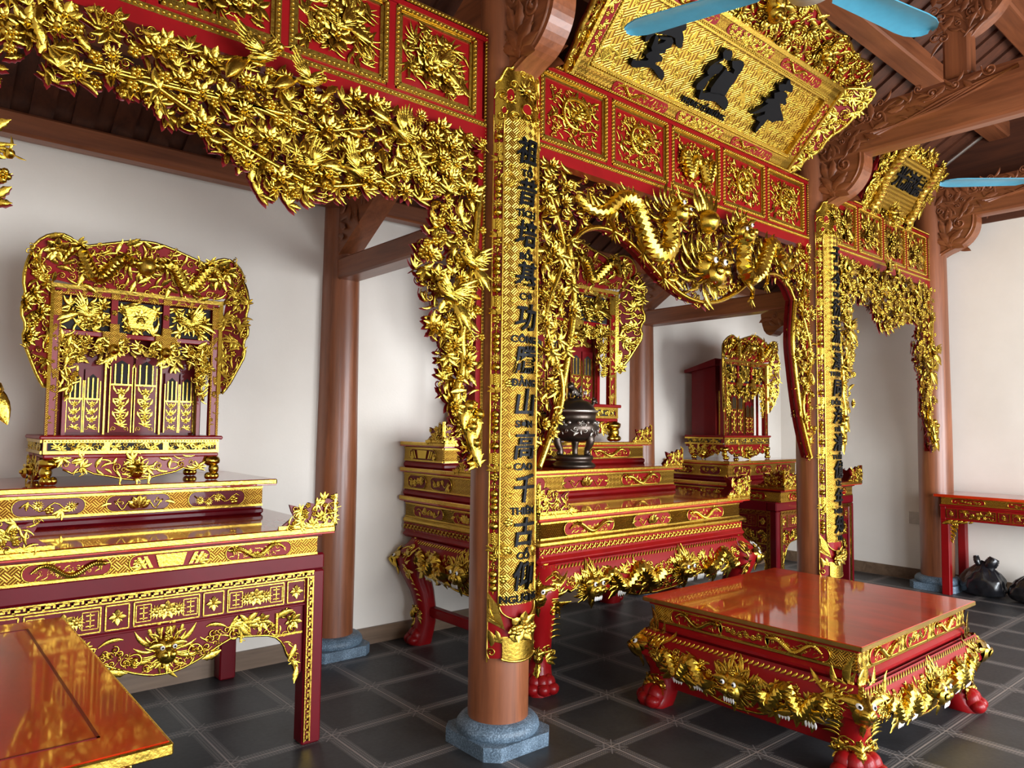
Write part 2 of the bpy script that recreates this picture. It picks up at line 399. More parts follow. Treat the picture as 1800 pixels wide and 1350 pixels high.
def mat_floor():
    m, nt, b = newmat('slate_tile')
    g = nt.nodes.new('ShaderNodeNewGeometry'); s = nt.nodes.new('ShaderNodeSeparateXYZ'); nt.links.new(g.outputs['Position'], s.inputs[0])
    def ax(o, off, sp):
        t = mth(nt, 'DIVIDE', mth(nt, 'SUBTRACT', o, off), sp); fr = mth(nt, 'FRACT', t)
        d = mth(nt, 'SUBTRACT', .5, mth(nt, 'ABSOLUTE', mth(nt, 'SUBTRACT', fr, .5)))
        return mth(nt, 'MULTIPLY', d, sp), fr
    dx, fx = ax(s.outputs[0], -.117, .5156); dy, fy = ax(s.outputs[1], .08, .4987)
    d = mth(nt, 'MINIMUM', dx, dy)
    band = mth(nt, 'LESS_THAN', d, .042)
    stripes = mth(nt, 'GREATER_THAN', mth(nt, 'SINE', mth(nt, 'MULTIPLY', d, 460.)), .1)
    # little key pattern running along each band
    along = mth(nt, 'GREATER_THAN', mth(nt, 'SINE', mth(nt, 'MULTIPLY', mth(nt, 'MAXIMUM', dx, dy), 420.)), -.2)
    joint = mth(nt, 'LESS_THAN', d, .0028)
    # corner lattice
    c1 = mth(nt, 'LESS_THAN', mth(nt, 'MAXIMUM', dx, dy), .06)
    diag = mth(nt, 'LESS_THAN', mth(nt, 'ABSOLUTE', mth(nt, 'SUBTRACT', mth(nt, 'ADD', dx, dy), .055)), .006)
    diag2 = mth(nt, 'LESS_THAN', mth(nt, 'ABSOLUTE', mth(nt, 'SUBTRACT', dx, dy)), .005)
    pat = mth(nt, 'MULTIPLY', band, mth(nt, 'MULTIPLY', stripes, along))
    pat = mth(nt, 'MULTIPLY', pat, mth(nt, 'SUBTRACT', 1., c1))
    pat = mth(nt, 'MAXIMUM', pat, mth(nt, 'MULTIPLY', c1, mth(nt, 'MAXIMUM', diag, diag2)))
    v = coords(nt); n1 = noise(nt, v, 4, 6, .65); n2 = noise(nt, v, 45, 3)
    base = ramp(nt, n1, [(.3, (.016, .016, .017)), (.7, (.032, .032, .034))])
    mix = node(nt, 'ShaderNodeMix', data_type='RGBA'); nt.links.new(mth(nt, 'MULTIPLY', band, .28), mix.inputs[0]); nt.links.new(base, mix.inputs[6]); mix.inputs[7].default_value = (.16, .145, .135, 1)
    mx = node(nt, 'ShaderNodeMix', data_type='RGBA'); nt.links.new(mth(nt, 'MULTIPLY', pat, .75), mx.inputs[0]); nt.links.new(mix.outputs[2], mx.inputs[6]); mx.inputs[7].default_value = (.2, .18, .17, 1)
    mj = node(nt, 'ShaderNodeMix', data_type='RGBA'); nt.links.new(joint, mj.inputs[0]); nt.links.new(mx.outputs[2], mj.inputs[6]); mj.inputs[7].default_value = (.3, .25, .22, 1)
    nt.links.new(mj.outputs[2], b.inputs['Base Color'])
    nt.links.new(mth(nt, 'MULTIPLY_ADD', n2, .15, .38), b.inputs['Roughness'])
    h = mth(nt, 'ADD', mth(nt, 'MULTIPLY', n2, .4), mth(nt, 'MULTIPLY', joint, -1.)); bump(nt, b, h, .15, .004); return m
def mat_stone():
    m, nt, b = newmat('sky_tinted_granite'); v = coords(nt); f = noise(nt, v, 130, 3, .7); g = noise(nt, v, 8, 4)
    h = mth(nt, 'ADD', mth(nt, 'MULTIPLY', f, .7), mth(nt, 'MULTIPLY', g, .3))
    nt.links.new(ramp(nt, h, [(.38, (.035, .055, .08)), (.52, (.1, .15, .2)), (.66, (.27, .36, .45))]), b.inputs['Base Color'])  # grey-blue stone made bluer: the sky light's tint is put into the colour
    b.inputs['Roughness'].default_value = .5; bump(nt, b, f, .15, .004); return m

GOLD = mat_gold('gold_leaf'); GOLDF = mat_gold('gold_band', (.6, .385, .06), .3, .5, 60)
WEAVE = mat_weave('gold_weave'); WEAVEB = mat_weave('gold_diaper', f=620.); WEAVEC = mat_weave('gold_weave_on_column', f=430., cyl=.18); WEAVEP = mat_weave('plaque_lattice', f=240.); SCALE = mat_scales('gold_shell_scales')
RED = mat_lacquer('red_lacquer', (.2, .0028, .004)); REDD = mat_lacquer('carving_red', (.13, .0025, .004), .5, .15)
RED_SHADED = mat_lacquer('shaded_red_lacquer', (.11, .0015, .0055), .4, .2)  # red lacquer darkened: shade on the side altars is put into the colour
TOPR = mat_lacquer('tabletop_lacquer', (.42, .022, .003), .35, 1., .3, .05, (4, .8, 4))
WOODZ = mat_wood('brown_wood_upright', 2); WOODX = mat_wood('brown_wood_lengthwise', 0); WOODY = mat_wood('brown_wood_crosswise', 1)
ROOFW = mat_wood('roof_board_wood', 1, (.05, .016, .008), (.12, .036, .015), .55, .05)
SKIRT = mat_wood('skirting_tile', 0, (.1, .06, .035), (.2, .125, .075), .45, .1)
WALL = mat_wall(); FLOORM = mat_floor(); STONE = mat_stone()
BLACK = mat_lacquer('black_lacquer', (.004, .004, .005), .5, .05, spec=.08)
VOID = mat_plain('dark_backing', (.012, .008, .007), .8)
WHITE = mat_plain('white_enamel', (.75, .73, .7), .3, 0, .5)
BRONZE = mat_plain('dark_bronze', (.075, .055, .042), .34, .85, .2); BRONZEL = mat_plain('highlight_bronze', (.45, .41, .35), .35, .9)  # second, paler bronze puts silvery highlights of the ornament into the colour
BLUE = mat_plain('blue_fan_paint', (.06, .27, .38), .4, 0, .2); BLUED = mat_plain('fan_metal', (.5, .5, .5), .35, .7)
BAG = mat_plain('black_plastic', (.01, .01, .012), .22, 0, .3)
PLASTIC = mat_plain('beige_plastic', (.62, .57, .5), .4)
YARD = mat_plain('courtyard_paving', (.35, .34, .32), .8)

# ------------------------------------------------------------------ lettering
FONTCACHE = {}
def glyphs(s, size, extr, bold=0., cuts=0):
    """vertices and faces of a piece of lettering, centred, lying in u-v with w the thickness"""
    key = (s, size, extr, bold)
    if key not in FONTCACHE:
        cu = bpy.data.curves.new('lettering', 'FONT'); cu.body = s; cu.size = size; cu.extrude = extr/2; cu.offset = bold
        cu.align_x = 'CENTER'; cu.align_y = 'CENTER'; cu.resolution_u = 3
        ob = bpy.data.objects.new('lettering', cu); COL.objects.link(ob)
        dg = bpy.context.evaluated_depsgraph_get(); me = ob.evaluated_get(dg).to_mesh()
        import bmesh
        bm = bmesh.new(); bm.from_mesh(me)
        if bm.verts:
            xs = [v.co.x for v in bm.verts]; ys = [v.co.y for v in bm.verts]
            cx, cy = (min(xs)+max(xs))/2, (min(ys)+max(ys))/2
            for v in bm.verts: v.co.x -= cx; v.co.y -= cy
            if cuts:
                w = (max(xs)-min(xs))/2
                for k in range(1, cuts):
                    x = -w + 2*w*k/cuts
                    bmesh.ops.bisect_plane(bm, geom=bm.verts[:]+bm.edges[:]+bm.faces[:], plane_co=(x, 0, 0), plane_no=(1, 0, 0))
        V = np.array([tuple(v.co) for v in bm.verts]) if bm.verts else np.zeros((0, 3))
        bm.verts.index_update(); by = {}
        for f in bm.faces: by.setdefault(len(f.verts), []).append([v.index for v in f.verts])
        bm.free(); bpy.data.objects.remove(ob); bpy.data.curves.remove(cu)
        FONTCACHE[key] = (V, [np.array(x) for x in by.values()])
    return FONTCACHE[key]
def letter(fr, s, u, v, size, extr, w=0., bold=0., cuts=0, m=0, skew=0., sx=1.):
    V, F = glyphs(s, size, extr, bold, cuts)
    if len(V) == 0: return
    X = V.copy(); X[:, 0] = V[:, 0]*sx + skew*V[:, 1]; X[:, 1] = V[:, 1] + .12*skew*V[:, 0]
    X += A(u, v, w); fr.mb.add(fr.pt(X), F, m, False)
# ------------------------------------------------------------------ the setting
XL, XR, YB, YF = -2.75, 6.09, 1.87, -5.6
def zroof(y): return 3.34 + (YB - y)*.6 if y > -2.3 else 3.34 + (YB+2.3)*.6 - (-2.3 - y)*.6
structure(box_obj('floor', (XL-.15, YF-.2, -.1), (XR+.15, YB+.15, 0), FLOORM))
structure(box_obj('ground', (-14, -20, -.16), (18, YF-.2, -.06), YARD))
structure(box_obj('wall_back', (XL-.15, YB, 0), (XR+.15, YB+.15, 3.3), WALL))
def gable(name, x0, x1):
    b = MB(); ys = [YB, -2.3, YF]
    poly = [(YB, 0), (YB, zroof(YB)+.1), (-2.3, zroof(-2.3)+.1), (YF, zroof(YF)+.1), (YF, 0)]
    prism(b, poly, (x0, 0, 0), (0, 1, 0), (0, 0, 1), (1, 0, 0), x1-x0); return structure(b.build(name, WALL))
gable('wall_right', XR, XR+.15); gable('wall_left', XL-.15, XL)
# front wall: three wide doorways stand open to the courtyard
b = MB(); OPEN = [(-2.35, -.25), (.25, 3.1), (3.6, 5.7)]; x = XL-.15
for o0, o1 in OPEN:
    b.box((x, YF-.15, 0), (o0, YF, 3.6)); x = o1
b.box((x, YF-.15, 0), (XR+.15, YF, 3.6))
for o0, o1 in OPEN: b.box((o0, YF-.15, 2.9), (o1, YF, 3.6))
structure(b.build('wall_front', WALL))
b = MB(); prism(b, [(YB, 3.75), (YB, 3.8), (1.0, 3.8), (-2.3, 5.75), (YF, 3.8), (YF, 3.75)], (XR-.02, 0, 0), (0,1,0), (0,0,1), (1,0,0), .02); structure(b.build('trim_1', ROOFW))
structure(box_obj('baseboard_back', (XL, YB-.02, 0), (XR, YB, .12), SKIRT))
structure(box_obj('baseboard_right', (XR-.02, YF, 0), (XR, YB-.02, .12), SKIRT))
# roof: dark decking with narrow battens running down the slope
b = MB()
for ya, yb in ((2.3, -2.3), (-2.3, -6.2)):
    za, zb = zroof(ya) if ya < 2 else 3.34-.43*.6, zroof(yb)
    b.add([(XL-.2, ya, za), (XR+.2, ya, za), (XR+.2, yb, zb), (XL-.2, yb, zb), (XL-.2, ya, za+.1), (XR+.2, ya, za+.1), (XR+.2, yb, zb+.1), (XL-.2, yb, zb+.1)],
          [[(0,1,2,3),(7,6,5,4),(0,4,5,1),(2,6,7,3),(1,5,6,2),(3,7,4,0)]], 0, False)
    x = XL; 
    while x < XR:
        b.add([(x, ya, za-.03), (x+.115, ya, za-.03), (x+.115, yb, zb-.03), (x, yb, zb-.03), (x, ya, za), (x+.115, ya, za), (x+.115, yb, zb), (x, yb, zb)],
              [[(0,1,2,3),(7,6,5,4),(0,4,5,1),(2,6,7,3),(1,5,6,2),(3,7,4,0)]], 0, False); x += .205
structure(b.build('ceiling', ROOFW))

# ------------------------------------------------------------------ columns
def column(x, y, top, label, r=.155):
    t = thing('round_column', label, 'column', (x, y, 0), 'round timber columns')
    b = MB(); prof = []
    for k in range(15):
        q = k/14; z = .135 + (top-.135)*q; prof.append((r*(1.0 + .02*sin(pi*min(1, q*2)) - .2*max(0, q-.35)), z))
    lathe(b, prof, x, y, 48); b.build('shaft', WOODZ, t)
    b = MB(); h, c = .215, .06
    poly = [(-h+c,-h),(h-c,-h),(h,-h+c),(h,h-c),(h-c,h),(-h+c,h),(-h,h-c),(-h,-h+c)]
    prism(b, poly, (x, y, 0), (1,0,0), (0,1,0), (0,0,1), .068)
    lathe(b, [(.205,.068),(.213,.085),(.21,.105),(.195,.124),(.17,.135),(.12,.136)], x, y, 40)
    b.build('stone_base', STONE, t); return t
column(0, 0, 4.3, 'tall brown column wearing a gilded couplet board, nearest the camera')
column(3.34, 0, 4.3, 'brown column with a gilded couplet board, behind the square low table')
column(5.83, 0, 4.3, 'bare brown column standing against the right-hand wall')
column(0, YB-.02, 3.45, 'bare brown column against the back wall, between the left altar and the central altar', .145)
column(3.34, YB-.02, 3.45, 'brown column against the back wall to the right of the central shrine', .145)

# ------------------------------------------------------------------ timber frame
def carve_wood(fr, poly, d, seed, s=(.08, .14)):
    fill(fr, poly, d, [(LEAFS, 3, *s), (SPIRAL, 2, s[0]*.8, s[1]*.8), (FLAME, 3, *s)], seed, (0, .01), .6)
for i, (x, lab) in enumerate(((0, 'plain square cross beam joining the nearest column to the back wall column'),
                              (3.34, 'plain square cross beam running back behind the central carved arch'))):
    o = box_obj('cross_beam', (x-.08, .1, 2.625), (x+.08, YB-.12, 2.775), WOODY, None, .012); tag(o, lab, 'beam', 'cross beams behind the arches')
for x, lab in ((0, 'carved sloping rafter beam rising from the left back column behind the left arch'),
               (3.34, 'carved sloping rafter beam rising from the right back column behind the central arch')):
    t = thing('rafter_beam', lab, 'beam', (x, YB-.1, 2.78), 'sloping rafter beams')
    b = MB(); zl = lambda y: 2.80 + .6*(1.74-y)
    poly = [(1.74, zl(1.74)), (-.1, zl(-.1)), (-.1, zl(-.1)+.34), (1.74, zl(1.74)+.34)]
    prism(b, poly, (x-.08, 0, 0), (0,1,0), (0,0,1), (1,0,0), .16); b.build('beam', WOODY, t)
    b = MB(); fr = Fr((x-.08, 0, 0), (0,-1,0), (0,0,1), (-1,0,0), b)
    carve_wood(fr, [(-1.70, zl(1.7)+.06), (-1.05, zl(1.05)+.06), (-1.05, zl(1.05)+.26), (-1.7, zl(1.7)+.3)], .075, 5)
    b.build('leaf_carving', WOODY, t)
# tie beams running forward from the column heads, each on a carved bracket
BR = smooth_poly([(-.02,3.30),(.10,3.40),(.2,3.45),(.33,3.49),(.43,3.6),(.46,3.72),(.44,3.86),(.36,3.9),(-.02,3.9)], 2, True)
def tie(x, lab1, lab2, w=.1):
    t = thing('tie_beam', lab1, 'beam', (x, -.1, 3.77), 'tie beams over the column heads')
    b = MB(); P = smooth_poly([(-w, 3.80), (-w*.6, 3.765), (w*.6, 3.765), (w, 3.80), (w, 4.09), (w*.7, 4.145), (-w*.7, 4.145), (-w, 4.09)], 1, True)
    prism(b, P, (x, YF+.0, 0), (1,0,0), (0,0,1), (0,1,0), -YF-.1); b.build('beam', WOODY, t)
    for s in (-1, 1):
        b = MB(); fr = Fr((x+s*w, 0, 0), (0, -1, 0), (0,0,1), (s,0,0), b)
        carve_wood(fr, [(.12,3.8),(.5,3.8),(.95,4.02),(1.5,4.10),(.9,4.13),(.12,4.12)], .07, 11+s)
        for k in range(4): fr.tube([(.5+.25*j, 3.86+.01*k+.2*(j/4)**1.2+.02*sin(j*2+k), .0) for j in range(5)], .012, 5)
        b.build('leaf_carving', WOODY, t)
    t = thing('carved_bracket', lab2, 'bracket', (x, -.12, 3.4), 'carved column brackets')
    b = MB(); prism(b, [(-a, z) for a, z in BR], (x-.075, 0, 0), (0,1,0), (0,0,1), (1,0,0), .15); b.build('body', WOODY, t)
    for s in (-1, 1):
        b = MB(); fr = Fr((x+s*.075, 0, 0), (0,-1,0), (0,0,1), (s,0,0), b)
        for k in range(7): fr.put(LEAFS, .17, 3.62, .17, .95*k-2.4, 0, .8, 1 if k % 2 else -1)
        fr.put(SPRAY, .2, 3.5, .2, -.4, .01, .8); fr.put(SPIRAL, .3, 3.72, .14, 2.2, 0, .8)
        fr.tube([(p[0]*.93+.0, p[1]+.02, 0) for p in BR[3:-5]], .01, 5)
        b.build('leaf_carving', WOODY, t)
tie(0, 'heavy tie beam running forward from the nearest column, above the frame top', 'carved curved bracket on top of the nearest column')
tie(3.34, 'heavy carved tie beam crossing the upper right, below the blue fan', 'carved curved bracket where the large gold plaque meets the middle column')
tie(5.83, 'carved tie beam along the top of the right-hand white wall', 'carved curved bracket at the head of the right wall column')
# short king posts with crescent brackets riding on the tie beams
for x, lab in ((3.34, 'short carved post with a crescent bracket standing on the right tie beam'),):
    t = thing('carved_post', lab, 'post', (x, -1.12, 4.145))
    box_obj('shaft', (x-.07, -1.2, 4.145), (x+.07, -1.02, 4.98), WOODZ, t, .02)
    P = smooth_poly([(-.05,4.42),(.08,4.44),(.22,4.52),(.32,4.66),(.34,4.86),(.22,4.92),(-.05,4.9)], 2, True)
    b = MB(); prism(b, [(-1.14-a, z) for a, z in P], (x-.06, 0, 0), (0,1,0), (0,0,1), (1,0,0), .12); b.build('crescent_bracket', WOODY, t)
    b = MB(); fr = Fr((x-.07, 0, 0), (0,-1,0), (0,0,1), (-1,0,0), b)
    carve_wood(fr, [(.95,4.4),(1.3,4.45),(1.45,4.7),(1.4,4.9),(.95,4.9)], .06, 8); b.build('leaf_carving', WOODY, t)
t = thing('carved_corbel', 'small carved corbel under the far end of the cross beam, seen through the central arch', 'bracket', (3.34, .2, 2.4))
b = MB(); prism(b, smooth_poly([(.14,2.624),(.46,2.624),(.45,2.52),(.42,2.43),(.36,2.40),(.3,2.46),(.2,2.5),(.14,2.42)], 1, True), (3.28, 0, 0), (0,1,0), (0,0,1), (1,0,0), .12); b.build('body', WOODY, t)
b = MB(); fr = Fr((3.28, 0, 0), (0,-1,0), (0,0,1), (-1,0,0), b); carve_wood(fr, [(-.44,2.5),(-.2,2.52),(-.2,2.6),(-.44,2.6)], .05, 4, (.06, .09)); b.build('leaf_carving', WOODY, t)
# purlins across the hall
PUR = [(1.765, .12, .13), (1.2, .16, .15), (.6, .16, .15), (.02, .18, .18), (-.575, .2, .17), (-1.15, .2, .17)]
PL = ['purlin lying along the top of the back wall', 'purlin in the dark gap above the left arch carving', 'roof purlin midway between back wall and column row', 'roof purlin straight above the row of carved arches',
      'roof purlin in the upper right, behind the short carved post', 'roof purlin resting over the short carved post']
for (y, w, h), lab in zip(PUR, PL):
    zt = 3.27 if y > 1.7 else zroof(y) - .045
    o = box_obj('purlin', (XL, y-w/2, zt-h), (XR, y+w/2, zt), WOODX, None, .015); tag(o, lab, 'purlin', 'roof purlins')
# rafters on both sides of the column lines, seen at the upper right
b = MB(); 
o = None
t = thing('wall_outlet', 'small beige wall socket on the right wall beside the bare column', 'outlet', (XR-.006, .31, .66))
box_obj('plate', (XR-.012, .25, .6), (XR, .37, .73), PLASTIC, t, .003)
for yy in (.285, .335): box_obj('socket', (XR-.014, yy-.008, .64), (XR-.011, yy+.008, .69), PLASTIC, t)
# ------------------------------------------------------------------ gilded archways
ZB, ZT = 3.08, 3.65
def relief_floral(fr, w, h, seed, kind=0):
    rnd = random.Random(seed); m = [(0, 0)]
    P = []
    for i in range(14):
        t = i/13; P.append((w*(.08+.84*t), h*(.22+.56*t+.14*sin(t*7+seed)), .006))
    fr.tube(P, .007, 5)
    P = [(w*(.92-.8*i/13), h*(.2+.5*i/13+.12*sin(i*.6+seed)), .006) for i in range(14)]
    fr.tube(P, .006, 5)
    poly = [(w*.05,h*.06),(w*.95,h*.06),(w*.95,h*.94),(w*.05,h*.94)]
    if kind == 0:
        fill(fr, poly, .052, [(SPRAY, 3, .05, .09), (LEAFS, 2, .05, .09), (FLAME, 2, .05, .08), (BAMBOO, 2, .06, .1)], seed, (0, .006), .8)
        fill(fr, [(w*.2,h*.2),(w*.8,h*.2),(w*.8,h*.8),(w*.2,h*.8)], .085, [(FLOWER, 3, .09, .14), (PLUM, 2, .06, .09), (SUNFL, 1, .1, .13)], seed+1, (.008, .014), .9)
        fr.put(BIRD, w*.5, h*.45, .16, rnd.uniform(-.4, .4), .015, .8)
    else:
        fill(fr, poly, .042, [(SPIRAL, 3, .03, .06), (FLAME, 3, .04, .07), (LEAFS, 2, .04, .07), (CLOUD, 2, .05, .07)], seed, (0, .006), .8)
        cx, cy = w*.5, h*.52
        if kind == 2:
            fr.put(DOME, cx, cy+.02, .1, 0, .015, .9); fr.put(MANE, cx, cy+.02, .09, 0, .008, .8)
            mini_dragon(fr, w*.27, h*.4, w*.36, h*.5, 1, .012); mini_dragon(fr, w*.73, h*.4, w*.36, h*.5, -1, .012)
        else:
            P = [(cx+.115*cos(a)*(1-.04*a), cy+.1*sin(a)*(1-.04*a), .016) for a in [k*.3 for k in range(18)]]
            fr.tube(P, [.014*(1-.03*k) for k in range(18)], 6, 0, .16)
            fr.put(HEADG, cx, cy, .13, rnd.uniform(-.5, .5), .012, .7)
            for k in range(0, 18, 2): fr.put(FLAME, P[k][0], P[k][1], .05, k*.3-pi/2, .01, 1)
VAL_L = dict(  # silhouettes measured from the column centres
    low=[(.33,3.09),(.38,2.76),(.55,2.79),(.74,2.78),(.99,2.67),(1.16,2.56),(1.27,2.53),(1.4,2.55),(1.5,2.60),(1.69,2.66),(1.97,2.70),(2.15,2.76),(2.16,3.09)],
    drop=[(.2,3.06),(.5,3.06),(.5,2.75),(.49,2.6),(.56,2.48),(.585,2.38),(.55,2.27),(.52,2.11),(.47,2.0),(.44,1.88),(.4,1.73),(.36,1.65),(.32,1.56),(.28,1.48),(.21,1.41)])
VAL_C = dict(low=[(.42,3.06),(.44,2.62),(.53,2.73),(.69,2.785),(.86,2.765),(1.05,2.69),(1.21,2.58),(1.45,2.475),(1.67,2.445),(1.89,2.475),(2.13,2.58),(2.29,2.69),(2.48,2.765),(2.65,2.785),(2.81,2.73),(2.9,2.62),(2.92,3.06)],
    drop=[(.2,3.06),(.44,3.06),(.43,2.62),(.465,2.42),(.475,2.26),(.44,2.08),(.415,1.95),(.37,1.76),(.3,1.56),(.21,1.38)])
def archway(name, label, x0, x1, npan, style):
    t = thing(name, label, 'archway', (x0+.16, 0, 1.36), 'gilded archways between the columns')
    a, c = x0+.155, x1-.155; W = c-a
    b = MB(); f = Fr((0,0,0), mb=b)
    f.box(a, ZB, c, ZT, -.03, .012)                         # carrier board
    f.box(a, ZB, c, 3.145, .012, .04); f.box(a, 3.6, c, 3.63, .012, .04); f.box(a, 3.17, c, 3.19, .012, .03)
    pit = (W-.1)/npan; pans = []
    for k in range(npan+1):
        x = a+.05+pit*k; f.box(max(a, x-.022), 3.16, min(c, x+.022), 3.6, .012, .032)
        if k < npan: pans.append((x+.03, x+pit-.03))
    f.box(a, 1.40, a+.045, ZB, -.03, .03); f.box(c-.045, 1.40, c, ZB, -.03, .03)
    b.build('red_frame', RED, t)
    b = MB(); f = Fr((0,0,0), mb=b)
    for z in (3.158, 3.638):
        f.box(a, z-.013, c, z+.013, .03, .04); f.beads((a, z), (c, z), .02, .0075, .04)
    for x in (a+.008, c-.008): f.box(x-.008, 1.40, x+.008, ZB+.55, .03, .036); f.beads((x, 1.4), (x, 3.63), .018, .0055, .036)
    b.build('bead_moulding', GOLDF, t)
    for k, (p, q) in enumerate(pans):
        o = box_obj('relief_panel', (p, -.02, 3.2), (q, -.012, 3.59), RED, t)
        b = MB(); f = Fr((0,-.02,0), mb=b)
        for i, hw in ((0, .012), (.022, .008)):
            for u0, v0, u1, v1 in ((p+i,3.2+i,q-i,3.2+i),(p+i,3.59-i,q-i,3.59-i),(p+i,3.2+i,p+i,3.59-i),(q-i,3.2+i,q-i,3.59-i)): f.rail(u0,v0,u1,v1,hw,0,.016-i*.4)
        for u0, v0, u1, v1 in ((p,3.2,q,3.2),(p,3.59,q,3.59),(p,3.2,p,3.59),(q,3.2,q,3.59)): f.beads((u0,v0),(u1,v1),.022,.008,.016)
        b.build('bead_frame', GOLDF, o)
        b = MB(); f = Fr((p+.03, -.021, 3.232), mb=b)
        relief_floral(f, q-p-.06, .326, 31*k+len(label), 0 if style == 'flowers' else (2 if k == npan//2 else 1)); b.build('gilt_relief', GOLD, o)
    vd = VAL_C if style == 'dragons' else VAL_L
    low = [(x0+u*(x1-x0)/(3.34 if style == 'dragons' else 2.49), v) for u, v in vd['low']]
    nl = .5 if x0 < -1 else 1.
    parts = [('openwork_valance', low, 1), ('side_drop', [(x0+(u*nl if v < 2.9 else u), v) for u, v in vd['drop']], 1), ('side_drop', [(x1-u, v) for u, v in vd['drop']], -1)]
    for k, (nm, poly, sg) in enumerate(parts):
        g, r = MB(), MB(); sd = k*17+len(name)*3+npan
        f = Fr((0,-.05,0), mb=g, back=r); rnd = random.Random(sd)
        f2 = Fr((0,-.075,0), mb=g, back=None)
        if style == 'flowers':
            fill(f, poly, .05, [(SPRAY, 4, .055, .085), (LEAFS, 4, .055, .09), (SPIRAL, 4, .035, .055), (FLAME, 2, .05, .085), (BAMBOO, 1, .06, .09)], sd, (-.045, .015), 1.2)
            fill(f2, poly, .08, [(FLOWER, 4, .06, .1), (PLUM, 5, .04, .06), (SUNFL, 2, .065, .095), (LEAFS, 2, .06, .095), (SPRAY, 2, .06, .09), (CLOUD, 1, .05, .07)], sd+1, (-.01, .03), 1.3)
        else:
            fill(f, poly, .054, [(FLAME, 5, .06, .1), (SPIRAL, 4, .04, .065), (CLOUD, 3, .06, .09), (LEAFC, 2, .06, .1)], sd, (-.045, .015), 1.2)
            if nm == 'side_drop': fill(f2, poly, .085, [(FLOWER, 3, .06, .09), (SPRAY, 3, .06, .09), (CLOUD, 3, .07, .1), (FLAME, 3, .07, .12)], sd+1, (-.01, .03), 1.3)
        n = len(poly)                                        # leaf tips that break the outline
        edge = smooth_poly(poly[1:-1] if nm == 'openwork_valance' else poly[2:], 1)
        for i in range(len(edge)-1):
            (ua, va), (ub, vb) = edge[i], edge[i+1]; L = sqrt((ub-ua)**2+(vb-va)**2)
            for q in range(max(1, int(L/.05))):
                s_ = (q+.5)/max(1, int(L/.05)); u, v = ua+(ub-ua)*s_, va+(vb-va)*s_
                an = math.atan2(vb-va, ub-ua) - pi/2 if k != 1 else math.atan2(vb-va, ub-ua)+pi/2
                ang = an - pi/2
                if style == 'flowers': f.put(rnd.choice((LEAFS, LEAFC, PLUM, FLAME)), u - .03*cos(an), v - .03*sin(an), rnd.uniform(.04, .07), ang + rnd.uniform(-.8, .8), rnd.uniform(-.02, .02), 1.2, rnd.choice((1, -1)))
        if style == 'dragons':                               # thick moulded rim with its red edge
            e = smooth_poly(poly[1:-1] if nm == 'openwork_valance' else poly[2:], 2)
            f.tube([(u, v, .01) for u, v in e], .014 if nm == 'openwork_valance' else .02, 8)
            pr = MB(); V = []
            for u, v in e: V += [(u, -.075, v), (u, .02, v)]
            r.add(V, [[(2*i, 2*i+1, 2*i+3, 2*i+2) for i in range(len(e)-1)]], 0, True)
        else:
            for q in range(3):                               # gnarled branches
                P = []; pts = scatter(poly, .3, rnd)
                pts.sort(key=lambda p: p[0] if nm == 'openwork_valance' else p[1])
                pts = pts[q % 2::2]
                if len(pts) > 3: f2.tube([(u, v, .0) for u, v in smooth_poly(smooth_poly(pts, 1), 2)], .012, 6)
            for q, (u, v) in enumerate(scatter([((x*.85+.15*sum(p[0] for p in poly)/n), y) for x, y in poly], .38, rnd)[:6]):
                f2.put(BIRD, u, v, rnd.uniform(.16, .22), rnd.uniform(-.7, .7), .03, 1.2, rnd.choice((1, -1)))
        if nm == 'side_drop':
            if style == 'flowers':                           # twisted trunk and drooping petals towards the foot
                e = [(x0 if sg > 0 else x1)+sg*u*(nl if sg > 0 else 1) for u in (.24,.3,.36,.3,.33,.27,.25,.22)]; z = [1.48,1.6,1.75,1.9,2.05,2.25,2.5,2.8]
                f2.tube([(p, q, .0) for p, q in smooth_poly(list(zip(e, z)), 2)], .02, 7)
                xx = (x0 if sg > 0 else x1)
                for i, (u, v) in enumerate(((.25,1.42),(.27,1.5),(.23,1.56),(.29,1.6))): f2.put(LEAF, xx+sg*u, v+.12, .14, pi+sg*.15*(i-1), .02, 1.3); f2.put(DOME, xx+sg*u, v+.1, .06, 0, .03, 1)
            else:
                xx = (x0 if sg > 0 else x1)
                P = [(xx+sg*(.3+.07*sin(i*.8)), 1.6+i*.1, .01) for i in range(14)]
                f2.tube(smooth_poly(P, 1), .013, 6)
        if style == 'dragons' and nm == 'openwork_valance':
            xc = (x0+x1)/2
            for d in (-1, 1):                                # pair of dragons facing the flaming pearl
                P = [(xc+d*u, v, w) for u, v, w in ((1.2,2.92,0),(1.1,2.84,.02),(.98,2.86,.035),(.88,2.97,.04),(.76,2.98,.05),(.7,2.86,.05),(.62,2.72,.05),(.5,2.66,.05),(.4,2.74,.055),(.42,2.87,.06),(.38,2.95,.07))]
                P = smooth_poly(P, 2); n_ = len(P); f2.tube(P, [.018+.034*min(1, 2.2*i/n_, 1.4) for i in range(n_)], 9, 0, .14)
                for i in range(4, n_, 2):
                    tx, tz = P[i][0]-P[i-1][0], P[i][1]-P[i-1][1]; f2.put(FLAME, P[i][0], P[i][1], .1, math.atan2(tz, tx) + (0 if d < 0 else pi), P[i][2]*.6, 1.3, d)
                f2.put(HEADG, xc+d*.36, 2.985, .25, d*.5, .06, .8); f2.put(MANE, xc+d*.4, 2.98, .2, 0, .03, 1)
                for u, v, an in ((.92,2.86,2.4),(.66,2.78,3.4),(.46,2.65,2.9),(.78,3.0,.3)):
                    f2.tube([(xc+d*u, v, .04), (xc+d*(u+.06), v-.06, .06), (xc+d*(u+.03), v-.12, .07)], [.022, .018, .014], 6)
                    for q in range(4): f2.put(BLADE, xc+d*(u+.03), v-.12, .075, pi+(q-1.5)*.5, .06, 1.5)
